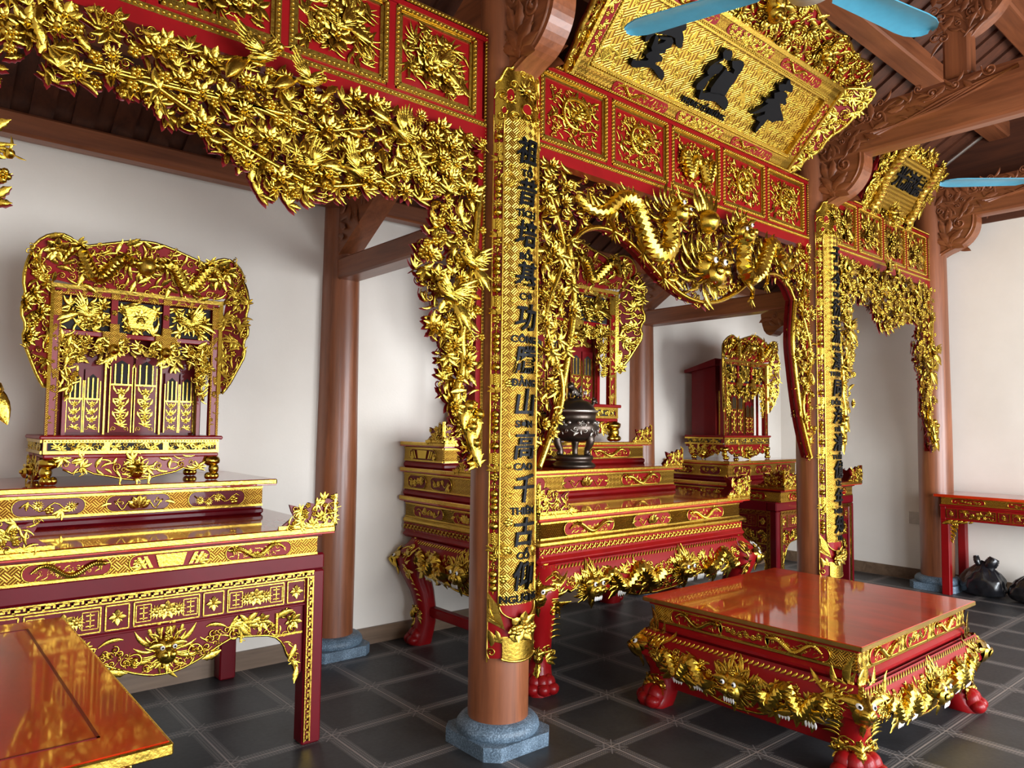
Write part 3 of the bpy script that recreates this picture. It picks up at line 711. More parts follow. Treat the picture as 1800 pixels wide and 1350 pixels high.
            f2.put(mk_dome(16, .5, .5), xc, 2.985, .17, 0, .04, 1)
            for q in range(7): f2.put(FLAME, xc+.05*(q-3)/3, 3.03, .17+.05*(q == 3), -.33*(q-3), .02, 1, 1 if q < 3 else -1)
            f2.put(HEADG, xc, 2.68, .36, 0, .04, .7); f2.put(MANE, xc, 2.68, .3, 0, .01, .8)
            f2.put(EYES, xc, 2.68, .36, 0, .04, .72, 1, 1); f2.put(PUPIL, xc, 2.68, .36, 0, .04, .75, 1, 2); f2.put(TEETH, xc, 2.7, .36, 0, .04, .6, 1, 1)
            for d in (-1, 1): f2.put(EYES, xc+d*.36, 2.985, .25, d*.5, .06, .82, 1, 1); f2.put(PUPIL, xc+d*.36, 2.985, .25, d*.5, .06, .85, 1, 2)
        o = g.build(nm, [GOLD, WHITE, BLACK], t)
        r.build('red_backing', REDD, o)
    return t
archway('carved_archway', 'gilded red archway with flower and bird carving over the left altar', -2.49, 0, 4, 'flowers')
archway('carved_archway', 'gilded red archway with writhing dragons and a flaming pearl over the central altar', 0, 3.34, 5, 'dragons')
archway('carved_archway', 'narrow-looking gilded red archway with flower carving, between the two right-hand columns', 3.34, 5.83, 4, 'flowers')

# ------------------------------------------------------------------ couplet boards wrapped round two columns
def couplet(x, chars, caps, label):
    t = thing('couplet_board', label, 'couplet board', (x, -.16, .44), 'couplet boards on the columns')
    R = .162; z0, z1 = .44, 3.42
    def cyl(mb, back=None): return Fr((x, 0, 0), (1,0,0), (0,0,1), (0,-1,0), mb, back, None, R)
    def shell(mb, a0, a1, za, zb, w0, w1, m=0, n=14):
        f = cyl(mb); V = []
        us = np.linspace(radians(a0)*R, radians(a1)*R, n)
        V = np.concatenate([f.pt([(u, za, w0) for u in us]), f.pt([(u, zb, w0) for u in us]), f.pt([(u, za, w1) for u in us]), f.pt([(u, zb, w1) for u in us])])
        g = lambda p, q: [(p*n+i, p*n+i+1, q*n+i+1, q*n+i) for i in range(n-1)]
        mb.add(V, [g(2, 3)], m, True); mb.add(V, [g(0, 2) + g(3, 1) + [(0, 2*n, 3*n, n), (n-1, 2*n-1, 4*n-1, 3*n-1)]], m, False)
    b = MB(); shell(b, -60, 60, z0+.02, 3.34, 0, .012); b.build('red_board', RED, t)
    gg = MB(); shell(gg, -41, 41, .72, 3.18, .012, .02)
    b = MB(); f = cyl(b)
    for s in (-1, 1):
        f.tube([(s*radians(41)*R, z, .02) for z in np.linspace(.72, 3.18, 24)], .005, 5)
        f.tube([(s*radians(40)*R*cos(q), .72-.075*sin(q), .02) for q in np.linspace(0, pi/2, 10)], .005, 5)
        f.tube([(s*radians(59)*R, z, .012) for z in np.linspace(z0, 3.2, 24)], .004, 5)
    b.build('gilt_edging', GOLDF, t)
    rnd = random.Random(len(label))
    f = cyl(gg)                                              # raised clouds, discs and blossoms on the gold ground
    for k in range(34):
        z = .78 + 2.35*k/34; s = -1 if k % 2 else 1
        f.put(rnd.choice((CLOUD, SPIRAL, PLUM, FLAME)), s*R*radians(rnd.uniform(24, 36)), z, rnd.uniform(.035, .055), rnd.uniform(0, 6), .02, .5, 1, 1)
    for k, z in enumerate((.98, 2.86)):
        for s in (-1, 1):
            for r in (.036, .027, .016): f.tube([(s*R*radians(34)+r*cos(q), z+r*sin(q), .021) for q in np.linspace(0, 2*pi, 18)], .0035, 5, 1)
    gg.build('gold_ground', [WEAVEC, GOLD], t)
    for s in (-1, 1):                                        # strings of coins, knots and blossoms down both borders
        b = MB(); f = cyl(b); u = s*R*radians(50); z = .8; k = 0
        while z < 3.15:
            kind = k % 9
            if kind in (0, 1, 2): f.put(mk_dome(10, .5, .3), u, z, .04, 0, .012, 1); f.put(DOME, u, z, .017, 0, .02, 1); dz = .034
            elif kind == 3: f.put(CLOUD, u, z, .05, 0, .012, .6); dz = .045
            elif kind == 4: f.put(PLUM, u, z+.005, .052, 0, .012, .7); dz = .052
            elif kind == 5: f.put(SPRAY, u, z-.02, .055, 0, .012, .7); dz = .045
            elif kind == 6:
                f.box(u-.021, z-.026, u+.021, z+.026, .012, .02)
                for q in range(3): f.put(PLUM, u, z-.02+.02*q, .03, 0, .018, .8)
                dz = .062
            elif kind == 7: f.put(DOME, u, z, .045, 0, .012, 1); dz = .045
            else: f.put(SUNFL, u, z, .055, 0, .012, .7); dz = .045
            f.tube([(u, z-.03, .014), (u, z+.03, .014)], .004, 4); z += dz; k += 1
        b.build('coin_string', GOLD, t)
    ct = lambda a: 3.485 - .12*(abs(a)/56)**2.2 + .012*cos(a*.32)   # scrolled crest
    b = MB(); f = cyl(b); us = np.linspace(-57, 57, 31); V = []
    for a in us:
        for q in range(7): V.append((radians(a)*R, 3.15 + (ct(a)-3.15)*q/6, .014))
    b.add(f.pt(V), [gridq(31, 7)], 0, True)
    for u, v, ru, rv in ((-.55,3.3,.022,.035),(.55,3.3,.022,.035),(0,3.24,.03,.03),(-.72,3.22,.014,.02),(.72,3.22,.014,.02)):
        V = [(u*R, v, .019)] + [(u*R+ru*cos(q), v+rv*sin(q), .019) for q in np.linspace(0, 2*pi, 15)[:-1]]
        b.add(f.pt(V), [[(0, i+1, (i+1) % 14+1) for i in range(14)]], 1, True)
        f.tube([(u*R+ru*cos(q), v+rv*sin(q), .018) for q in np.linspace(0, 2*pi, 16)], .004, 5)
    f.tube([(radians(a)*R, ct(a), .014) for a in us], .008, 6)
    for s in (-1, 1):
        for u, z, r, k in ((.78,3.30,.07,1),(.45,3.36,.06,-1),(.8,3.19,.065,-1),(.42,3.2,.05,1),(.15,3.42,.05,1)): f.put(SPIRAL, s*u*R, z, r, .5*s, .014, .8, s*k)
        f.put(CLOUD, s*.55*R, 3.27, .07, 0, .014, .6)
    f.put(SUNFL, 0, 3.34, .11, 0, .016, .8)
    for u in (-.4, 0, .4): f.tube([(u*R+.022*cos(q), 3.19+.022*sin(q), .02) for q in np.linspace(0, 2*pi, 14)], .004, 5)
    b.build('scrolled_crest', [GOLD, RED], t)
    b = MB(); shell(b, -34, 34, z0+.01, .56, .014, .022); f = cyl(b)
    f.tube([(radians(36)*R*q, z0+.02-.018*(1-q*q), .02) for q in np.linspace(-1, 1, 14)], .007, 6)
    for s in (-1, 1):
        f.put(SPIRAL, s*.9*R, .49, .055, .4, .014, .8, s); f.put(SPRAY, s*.72*R, .54, .06, s*.2, .014, .5, s); f.put(LEAFC, s*.9*R, .52, .08, s*.2, .014, .5, s)
        f.poly([(s*R*radians(a), z) for a, z in ((30,.6),(57,.64),(58,.78),(42,.72),(36,.66))][::s], .012, .02)
        for i in range(5): f.tube([(s*R*radians(34+5*i), .62+.01*i, .021), (s*R*radians(57), .66+.022*i, .021)], .003, 4)
    for k in range(5): f.put(PETAL, 0, .55, .07, (k-2)*.62, .022, .5)
    f.put(FLOWER, 0, .61, .13, 0, .03, .8); f.put(PLUM, .035, .6, .07, 0, .045, .8); f.put(PLUM, -.04, .6, .06, 0, .045, .8)
    b.build('lotus_foot', GOLDF, t)
    n = len(chars); top, bot = 3.02, .86
    for k, (c, cap) in enumerate(zip(chars, caps)):
        z = top - (top-bot)*k/(n-1)
        b = MB(); letter(cyl(b), c, .004, z, .15, .014, .026, .0022, 8, 0, .12, .82); b.build('character', BLACK, t)
        b = MB(); letter(cyl(b), cap, 0, z-.108, .05, .008, .023, .0014, 4); b.build('caption', BLACK, t)
    return t
couplet(0, '祖昔培基功騰山高千古仰', ['TỔ','TÍCH','BỒI','CƠ','CÔNG','ĐẰNG','SƠN','CAO','THIÊN','CỔ','NGƯỠNG'], 'tall gilded couplet board with black characters on the nearest column')
couplet(3.34, '于今衍派澤同海濬億年知', ['VU','KIM','DIỄN','PHÁI','TRẠCH','ĐỒNG','HẢI','TUẤN','ỨC','NIÊN','TRI'], 'gilded couplet board on the column behind the square low table')

# ------------------------------------------------------------------ plaques leaning forward over the arches
def lean_frame(x, z, ly, lz, y=0.):
    V = A(0, -ly, lz); V /= np.linalg.norm(V); U = A(1., 0, 0); N = np.cross(U, V)
    return (x, y, z), U, V, N
BRUSH = [
 [[(.856,.335),(.84,.359),(.85,.392),(.893,.422),(.927,.454),(1.045,.535),(1.085,.527),(1.103,.501),(1.083,.484),(1.121,.455),(1.146,.409),(1.134,.395),(1.09,.403),(1.057,.432),(1.016,.432),(.938,.414),(.898,.407),(.877,.377),(.87,.345)],
  [(.903,.401),(.933,.392),(.954,.359),(.989,.382),(.997,.4),(.952,.389),(.936,.398),(1.029,.427),(1.058,.412),(1.064,.378),(1.029,.345),(.938,.313),(.919,.327),(.914,.36)],
  [(.91,.278),(.921,.297),(.954,.322),(1.037,.353),(1.045,.335),(1.006,.317),(1.044,.309),(1.055,.287),(1.015,.268),(1.019,.254),(1.057,.256),(1.119,.24),(1.14,.215),(1.138,.19),(1.086,.203),(1.027,.225),(.98,.225),(.914,.202),(.868,.184),(.838,.197),(.834,.227),(.864,.227),(.942,.253),(.947,.265),(.922,.267)]],
 [[(1.498,.523),(1.515,.515),(1.559,.53),(1.582,.514),(1.596,.481),(1.57,.469),(1.526,.467),(1.494,.494)],
  [(1.526,.467),(1.539,.464),(1.487,.416),(1.539,.436),(1.563,.431),(1.569,.411),(1.559,.379),(1.509,.346),(1.474,.345),(1.454,.361),(1.456,.392),(1.478,.424)],
  [(1.496,.35),(1.536,.366),(1.515,.331),(1.509,.261),(1.524,.232),(1.586,.258),(1.675,.281),(1.746,.277),(1.785,.263),(1.816,.237),(1.813,.196),(1.766,.209),(1.721,.216),(1.676,.222),(1.602,.202),(1.557,.197),(1.526,.187),(1.512,.205),(1.497,.246),(1.457,.236),(1.439,.25),(1.437,.272),(1.46,.313)],
  [(1.614,.481),(1.675,.505),(1.713,.51),(1.738,.49),(1.746,.464),(1.741,.423),(1.74,.377),(1.733,.328),(1.737,.277),(1.67,.267),(1.59,.253),(1.572,.282),(1.579,.341),(1.592,.401),(1.599,.432),(1.623,.417),(1.687,.419),(1.682,.443),(1.648,.448),(1.619,.472)]],
 [[(2.238,.561),(2.275,.54),(2.315,.535),(2.344,.501),(2.312,.491),(2.269,.489),(2.231,.465),(2.196,.472),(2.165,.498),(2.195,.514),(2.229,.522),(2.222,.547)],
  [(2.173,.44),(2.226,.469),(2.293,.479),(2.326,.465),(2.322,.444),(2.357,.424),(2.357,.405),(2.313,.404),(2.297,.399),(2.343,.369),(2.423,.33),(2.446,.311),(2.37,.288),(2.347,.268),(2.312,.27),(2.276,.273),(2.267,.232),(2.244,.154),(2.22,.185),(2.218,.236),(2.162,.238),(2.155,.255),(2.212,.291),(2.199,.312),(2.126,.271),(2.071,.254),(2.127,.3),(2.162,.345),(2.181,.366),(2.142,.363),(2.137,.386),(2.209,.409)]]]
def big_plaque():
    t = thing('name_plaque', 'huge gilded plaque with three black brush characters leaning over the central arch', 'plaque', (1.65, -.05, 3.66))
    O, U, V, N = lean_frame(0, 3.655, .459, .499)
    F = lambda mb, back=None, bw=.02: Fr(O, U, V, N, mb, back, bw=bw)
    u0, u1, v0, v1 = .46, 2.856, 0, .68
    b = MB(); F(b).box(u0+.1, v0+.09, u1-.1, v1-.09, -.03, .0); f = F(b); rnd = random.Random(4)               # plants raised on the field
    fill(f, [(u0+.12,v0+.11),(u1-.12,v0+.11),(u1-.12,v1-.11),(u0+.12,v1-.11)], .105, [(BAMBOO, 2, .06, .1), (SPRAY, 2, .05, .08), (LEAFS, 2, .05, .09), (SUNFL, 1, .07, .1), (PLUM, 2, .03, .05)], 9, (0, .001), .16, 1)
    b.build('gold_field', [WEAVEP, GOLD], t)
    b = MB(); f = F(b)
    for q in ((u0,v0,u1,v0+.1),(u0,v1-.1,u1,v1),(u0,v0,u0+.11,v1),(u1-.11,v0,u1,v1)): f.box(*q, -.03, .03)
    b.build('gold_border', WEAVEB, t)
    b = MB(); f = F(b)
    for i, hw, w in ((.0,.012,.045),(.11,.008,.036),(.085,.004,.034)):
        for q in ((u0+i,v0+i,u1-i,v0+i),(u0+i,v1-i,u1-i,v1-i),(u0+i,v0+i,u0+i,v1-i),(u1-i,v0+i,u1-i,v1-i)): f.rail(*q, hw, -.01, w)
    for q in ((u0+.1,v0+.1,u1-.1,v0+.1),(u0+.1,v1-.1,u1-.1,v1-.1),(u0+.1,v0+.1,u0+.1,v1-.1),(u1-.1,v0+.1,u1-.1,v1-.1)): f.beads(q[:2], q[2:], .02, .008, .034)
    b.build('bead_moulding', GOLDF, t)
    for v in (.05, .63):
        for c in (1.05, 1.675, 2.315):
            b = MB(); f = F(b); f.poly(rrect(c-.26, v-.032, c+.26, v+.032, .03), .028, .036); o = b.build('cartouche', RED, t)
            b = MB(); f = F(b); mini_dragon(f, c-.1, v, .26, .045, 1, .036) if c != 1.675 else fill(f, rrect(c-.24, v-.026, c+.24, v+.026, .02), .03, [(PLUM, 1, .03, .04), (SPRAY, 1, .03, .045)], 3, (.036, .038), .6)
            fill(f, rrect(c-.24, v-.026, c+.24, v+.026, .02), .032, [(FLAME, 1, .025, .035), (CLOUD, 1, .025, .03)], 5, (.036, .037), .6); b.build('gilt_relief', GOLD, o)
    for s, e in ((u0+.055, 0), (u1-.055, 1)):
        b = MB(); f = F(b); f.poly(rrect(s-.03, .13, s+.03, .55, .028), .028, .036); o = b.build('cartouche', RED, t)
        b = MB(); f = F(b); fill(f, rrect(s-.026, .14, s+.026, .54, .02), .035, [(SPRAY, 1, .035, .05), (PLUM, 1, .03, .04), (FLAME, 1, .03, .04)], 8, (.036, .038), .7); b.build('gilt_relief', GOLD, o)
    # flaring red boards round three sides, carved and gilded; they splay further forward than the field
    for nm, a_, b_, out, P in (('crest', (u0-.02, v1), (u1+.02, v1), None, [(0,0),(2.44,0),(2.66,.13),(2.62,.2),(2.5,.24),(2.3,.22),(2.1,.28),(1.8,.26),(1.5,.34),(1.22,.38),(.94,.34),(.64,.26),(.34,.28),(.14,.22),(-.06,.24),(-.18,.2),(-.22,.13)]),):
        Vo = A(0, -.78, .62); Vo /= np.linalg.norm(Vo); No = np.cross(U, Vo); Oo = A(*O) + U*a_[0] + V*v1
        P = smooth_poly(P, 1, True)
        b = MB(); Fr(Oo, U, Vo, No, b).poly(P, -.02, .0); o = b.build('crest_board', RED, t)
        b = MB(); f = Fr(Oo, U, Vo, No, b)
        fill(f, P, .05, [(FLAME, 3, .06, .1), (SPIRAL, 3, .04, .07), (LEAFS, 3, .06, .09), (CLOUD, 2, .06, .08)], 21, (0, .01), 1.)
        fill(f, P, .1, [(FLOWER, 2, .08, .11), (PLUM, 2, .05, .07)], 22, (.01, .02), 1.)
        f.put(HEADG, 1.22, .2, .26, 0, .02, .8)
        for d in (-1, 1): f.put(HEADG, 1.22+d*.75, .14, .18, d*.4, .02, .8); f.put(DOME, 1.22+d*1.0, .1, .07, 0, .02)
        b.build('gilt_relief', GOLD, o)
        b = MB(); f = Fr(Oo, U, Vo, No, b); f.tube([(p[0], p[1], 0) for p in P[4:]], .014, 6); f.box(0, -.01, 2.44, .022, 0, .02); b.build('crest_rim', GOLDF, t)
    for s in (-1, 1):
        xx = u0 if s < 0 else u1
        Uo = A(s*.72, -.45, -.25); Uo = Uo - np.dot(Uo, V)*V; Uo /= np.linalg.norm(Uo); No = np.cross(Uo, V)*s; Oo = A(*O) + U*xx
        P = [(0,0),(.04,-.02),(.1,.06),(.1,.16),(.16,.24),(.15,.36),(.21,.46),(.23,.58),(.26,.7),(.25,.8),(.12,.74),(0,.68)]
        P = smooth_poly(P, 1, True)
        b = MB(); f = Fr(Oo, Uo, V, No, b); f.poly(P if s > 0 else P[::-1], -.02, 0); o = b.build('side_board', RED, t)
        b = MB(); f = Fr(Oo, Uo, V, No, b)
        fill(f, P, .045, [(FLAME, 3, .05, .09), (SPRAY, 2, .05, .08), (SPIRAL, 2, .04, .06), (PLUM, 2, .04, .06)], 31+s, (0, .012), 1.); b.build('gilt_relief', GOLD, o)
        b = MB(); f = Fr(Oo, Uo, V, No, b); f.tube([(p[0], p[1], 0) for p in P[1:-2]], .016, 6); f.box(-.01, 0, .02, .68, 0, .03); b.build('side_rim', GOLDF, t)
    for ch in BRUSH:
        b = MB(); f = F(b)
        for P in ch: f.poly(P, .004, .036)
        b.build('character', BLACK, t)
    b = MB(); letter(F(b), 'PHỤNG TỔ ĐƯỜNG', 1.645, .155, .052, .012, .012, .0012); b.build('caption', BLACK, t)
big_plaque()
def small_plaque():
    t = thing('name_plaque', 'small scroll-shaped gilded plaque leaning over the right-hand arch', 'plaque', (4.6, -.05, 3.66))
    O, U, V, N = lean_frame(4.65, 3.63, .27, .44, -.02)
    F = lambda mb: Fr(O, U, V, N, mb)
    P = smooth_poly([(-.56,.0),(-.3,-.04),(0,.0),(.3,-.04),(.56,.0),(.62,.2),(.6,.42),(.66,.62),(.4,.6),(.2,.68),(-.1,.62),(-.4,.66),(-.62,.56),(-.58,.3)], 1, True)
    b = MB(); F(b).poly(P, -.03, 0); b.build('red_board', REDD, t)
    b = MB(); f = F(b); G = smooth_poly([(-.34,.07),(.0,.05),(.34,.07),(.3,.3),(.36,.52),(0,.54),(-.36,.52),(-.3,.3)], 1, True); f.poly(G, 0, .05); b.build('scroll_field', WEAVEB, t)
    b = MB(); f = F(b)
    f.tube([(-.38, .02+.56*q, .05+.015*sin(q*9)) for q in np.linspace(0, 1, 14)], .045, 10); b.build('scroll_roll', WEAVEB, t)
    b = MB(); f = F(b); f.tube([(.38, .02+.56*q, .05+.015*sin(q*9)) for q in np.linspace(0, 1, 14)], .045, 10); b.build('scroll_roll', WEAVEB, t)
    b = MB(); f = F(b)
    ring = [p for p in scatter(P, .05, random.Random(2)) if not inside(G, *p)]
    rnd = random.Random(6)
    for u, v in ring:
        if abs(abs(u)-.38) > .045: f.put(rnd.choice((LEAFS, SPRAY, FLAME, PLUM, FLOWER, BIRD)), u, v, rnd.uniform(.06, .12), rnd.uniform(0, 6.3), rnd.uniform(0, .03), 1.2, rnd.choice((1, -1)))
    f.put(HEADG, 0, .06, .2, 0, .05, .8); b.build('gilt_relief', GOLD, t)
    for k, c in enumerate('光流德'):
        b = MB(); letter(F(b), c, -.19+.19*k, .36, .2, .02, .055, .004, 0, 0, .1); b.build('character', BLACK, t)
small_plaque()
# ------------------------------------------------------------------ altars and tables
def FRONT(x, y): return dict(O=(x, y, 0), U=(1,0,0), N=(0,-1,0))
def LEFT(x, y): return dict(O=(x, y, 0), U=(0,-1,0), N=(-1,0,0))
def RIGHT(x, y): return dict(O=(x, y, 0), U=(0,1,0), N=(1,0,0))
def mkfr(d, mb, **k): return Fr(d['O'], d['U'], (0,0,1), d['N'], mb, **k)
def band(t, d, W, z0, z1, base, meds, seed, name='frieze_panel', red=RED):
    """gilded frieze with red medallions: meds = list of (u0, u1, motif)"""
    b = MB(); f = mkfr(d, b); f.box(0, z0, W, z1, -.01, .004); o = b.build(name, base, t)
    h = z1-z0
    b = MB(); f = mkfr(d, b)
    f.box(0, z0-.004, W, z0+.007, 0, .009); f.box(0, z1-.007, W, z1+.004, 0, .009); b.build('gilt_fillet', GOLDF, o)
    for k, (a, c, mo) in enumerate(meds):
        b = MB(); f = mkfr(d, b); P = rrect(a, z0+.1*h, c, z1-.1*h, .38*h, 4); f.poly(P, .003, .007); q = b.build('medallion', red, o)
        b = MB(); f = mkfr(d, b); f.tube([(u, v, .007) for u, v in P + P[:1]], .0035, 5)
        L = c-a; m, zc = (a+c)/2, (z0+z1)/2; s = -1 if (m > W/2) else 1
        if mo == 'dragon':
            fill(f, rrect(a+.1*L, z0+.2*h, c-.1*L, z1-.2*h, .2*h), h*.3, [(SPIRAL, 2, h*.2, h*.3), (FLAME, 3, h*.25, h*.4), (CLOUD, 1, h*.25, h*.32)], seed+k, (.006, .007), .7); mini_dragon(f, m, zc, L*.8, h*.66, s, .009, 0, .8)
        elif mo == 'books':
            f.poly([(m-.05,zc-.3*h),(m+.05,zc-.3*h),(m+.065,zc+.33*h),(m-.065,zc+.33*h)], .007, .014)
            for e in (-1, 1):
                f.poly([(m+e*.075,zc-.3*h),(m+e*.09,zc-.3*h),(m+e*.115,zc+.3*h),(m+e*.1,zc+.3*h)][::e], .007, .014); f.poly([(m+e*.1,zc-.3*h),(m+e*.112,zc-.3*h),(m+e*.14,zc+.28*h),(m+e*.128,zc+.28*h)][::e], .007, .014)
                f.put(FLOWER, m+e*L*.4, zc, h*.4, 0, .007, .6); f.put(SPRAY, m+e*L*.36, zc-.3*h, h*.6, -e*.5, .006, .6)
        elif mo == 'lotus':
            for q_ in range(-2, 3): f.put(PETAL, m, zc-.25*h, h*.62, q_*.5, .007+.002*(2-abs(q_)), .7)
            for e in (-1, 1):
                f.put(CLOUD, m+e*L*.3, zc, h*.42, 0, .007, .6); f.tube([(m+e*L*(.08+.3*i/8), zc-.1*h+.22*h*sin(i), .009) for i in range(9)], .004, 5); f.put(LEAFC, m+e*L*.42, zc, h*.5, -e*1.5, .007, .6, e)
        elif mo == 'mask':
            f.put(HEADG, m, zc, h*.8, 0, .007, .5)
            for e in (-1, 1): f.put(SPIRAL, m+e*L*.3, zc, h*.45, .4*e, .007, .6, e); f.put(FLAME, m+e*L*.4, zc-.1*h, h*.6, -e*1.2, .007, .6, e)
        else:
            f.tube([(a+L*(.1+.8*i/12), zc+.2*h*sin(i*1.1+k), .009) for i in range(13)], .004, 5)
            rnd = random.Random(seed+k)
            for i in range(max(3, int(L/(.5*h)))):
                u = a+L*(.12+.76*(i+.5)/max(3, int(L/(.5*h)))); f.put(rnd.choice((FLOWER, PLUM, SPRAY, SUNFL, LEAFS)), u, zc+rnd.uniform(-.15, .15)*h, h*rnd.uniform(.4, .55), rnd.uniform(0, 6), .007, .6)
        b.build('gilt_relief', GOLD, q)
    return o
def slab(t, x0, x1, y0, y1, z0, z1, top=TOPR):
    box_obj('tabletop', (x0+.004, y0+.004, z0+.002), (x1-.004, y1, z1), top, t, .002)
    b = MB(); h = z1-z0
    b.box((x0, y0, z0+.25*h), (x1, y0+.012, z1-.0015), 0, .004); b.box((x0, y0, z0+.25*h), (x0+.012, y1, z1-.0015), 0, .004); b.box((x1-.012, y0, z0+.25*h), (x1, y1, z1-.0015), 0, .004)
    b.build('gold_edge', GOLDF, t)
def fret(f, u0, v0, u1, v1, w=.034):
    horiz = abs(u1-u0) > abs(v1-v0); L = abs(u1-u0) if horiz else abs(v1-v0); s0 = min(u0, u1) if horiz else min(v0, v1); c = v0 if horiz else u0
    def bx(a, b, p, q):
        if horiz: f.box(s0+a, c-w/2+p, s0+b, c-w/2+q, .003, .008)
        else: f.box(c-w/2+p, s0+a, c-w/2+q, s0+b, .003, .008)
    bx(0, L, 0, .006); bx(0, L, w-.006, w); n = int(L/.05); st = L/n
    for i in range(n):
        a = i*st; bx(a+.004, a+.012, .004, .021); bx(a+.004, a+st*.62, .013, .021); bx(a+st*.8, a+st*.8+.008, .013, w-.004); bx(a+st*.45, a+st*.95, .023, w-.008) if i % 2 else bx(a+st*.3, a+st*.8, .024, w-.007)
def corner_wing(t, cx, cy, sx, L=.3, h=.15, z=0.):
    """carved corner guard: one plate along the front edge and one running back along the side"""
    P0 = [(0,0),(L,0),(L*.92,.12*h),(L*.8,.3*h),(L*.72,.34*h),(L*.78,.55*h),(L*.82,.78*h),(L*.7,.72*h),(L*.6,.6*h),(L*.48,.82*h),(L*.36,.74*h),(L*.25,.95*h),(L*.12,.9*h),(0,1.05*h)]
    w = None
    for k in (0, 1):
        if k == 0: O, U, N = (cx, cy, z), (-sx, 0, 0), (0, -1, 0)
        else: O, U, N = (cx, cy, z), (0, 1, 0), (sx, 0, 0)
        b = MB(); f = Fr(O, U, (0,0,1), N, b); P = [(u*(.85 if k else 1), v) for u, v in P0]; f.poly(P, -.016, -.002)
        if w is None: w = b.build('corner_wing', REDD, t); par = w
        else: par = b.build('return_plate', REDD, w)
        b = MB(); f = Fr(O, U, (0,0,1), N, b)
        fill(f, P, .03, [(SPIRAL, 2, .03, .045), (FLAME, 3, .035, .06), (SPRAY, 2, .035, .05), (PLUM, 2, .025, .04)], int(abs(cx)*100)+k, (-.002, .006), 1.)
        f.box(0, 0, P[1][0], .016, -.004, .006); f.box(0, 0, .012, 1.05*h, -.004, .006)
        b.build('gilt_relief', GOLD, par)
def apron_curve(z0, z1, W, prof):
    qs = [p[0] for p in prof]; ds = [p[1] for p in prof]
    return lambda u: z1 - (z1-z0)*float(np.interp(u/W, qs, ds))

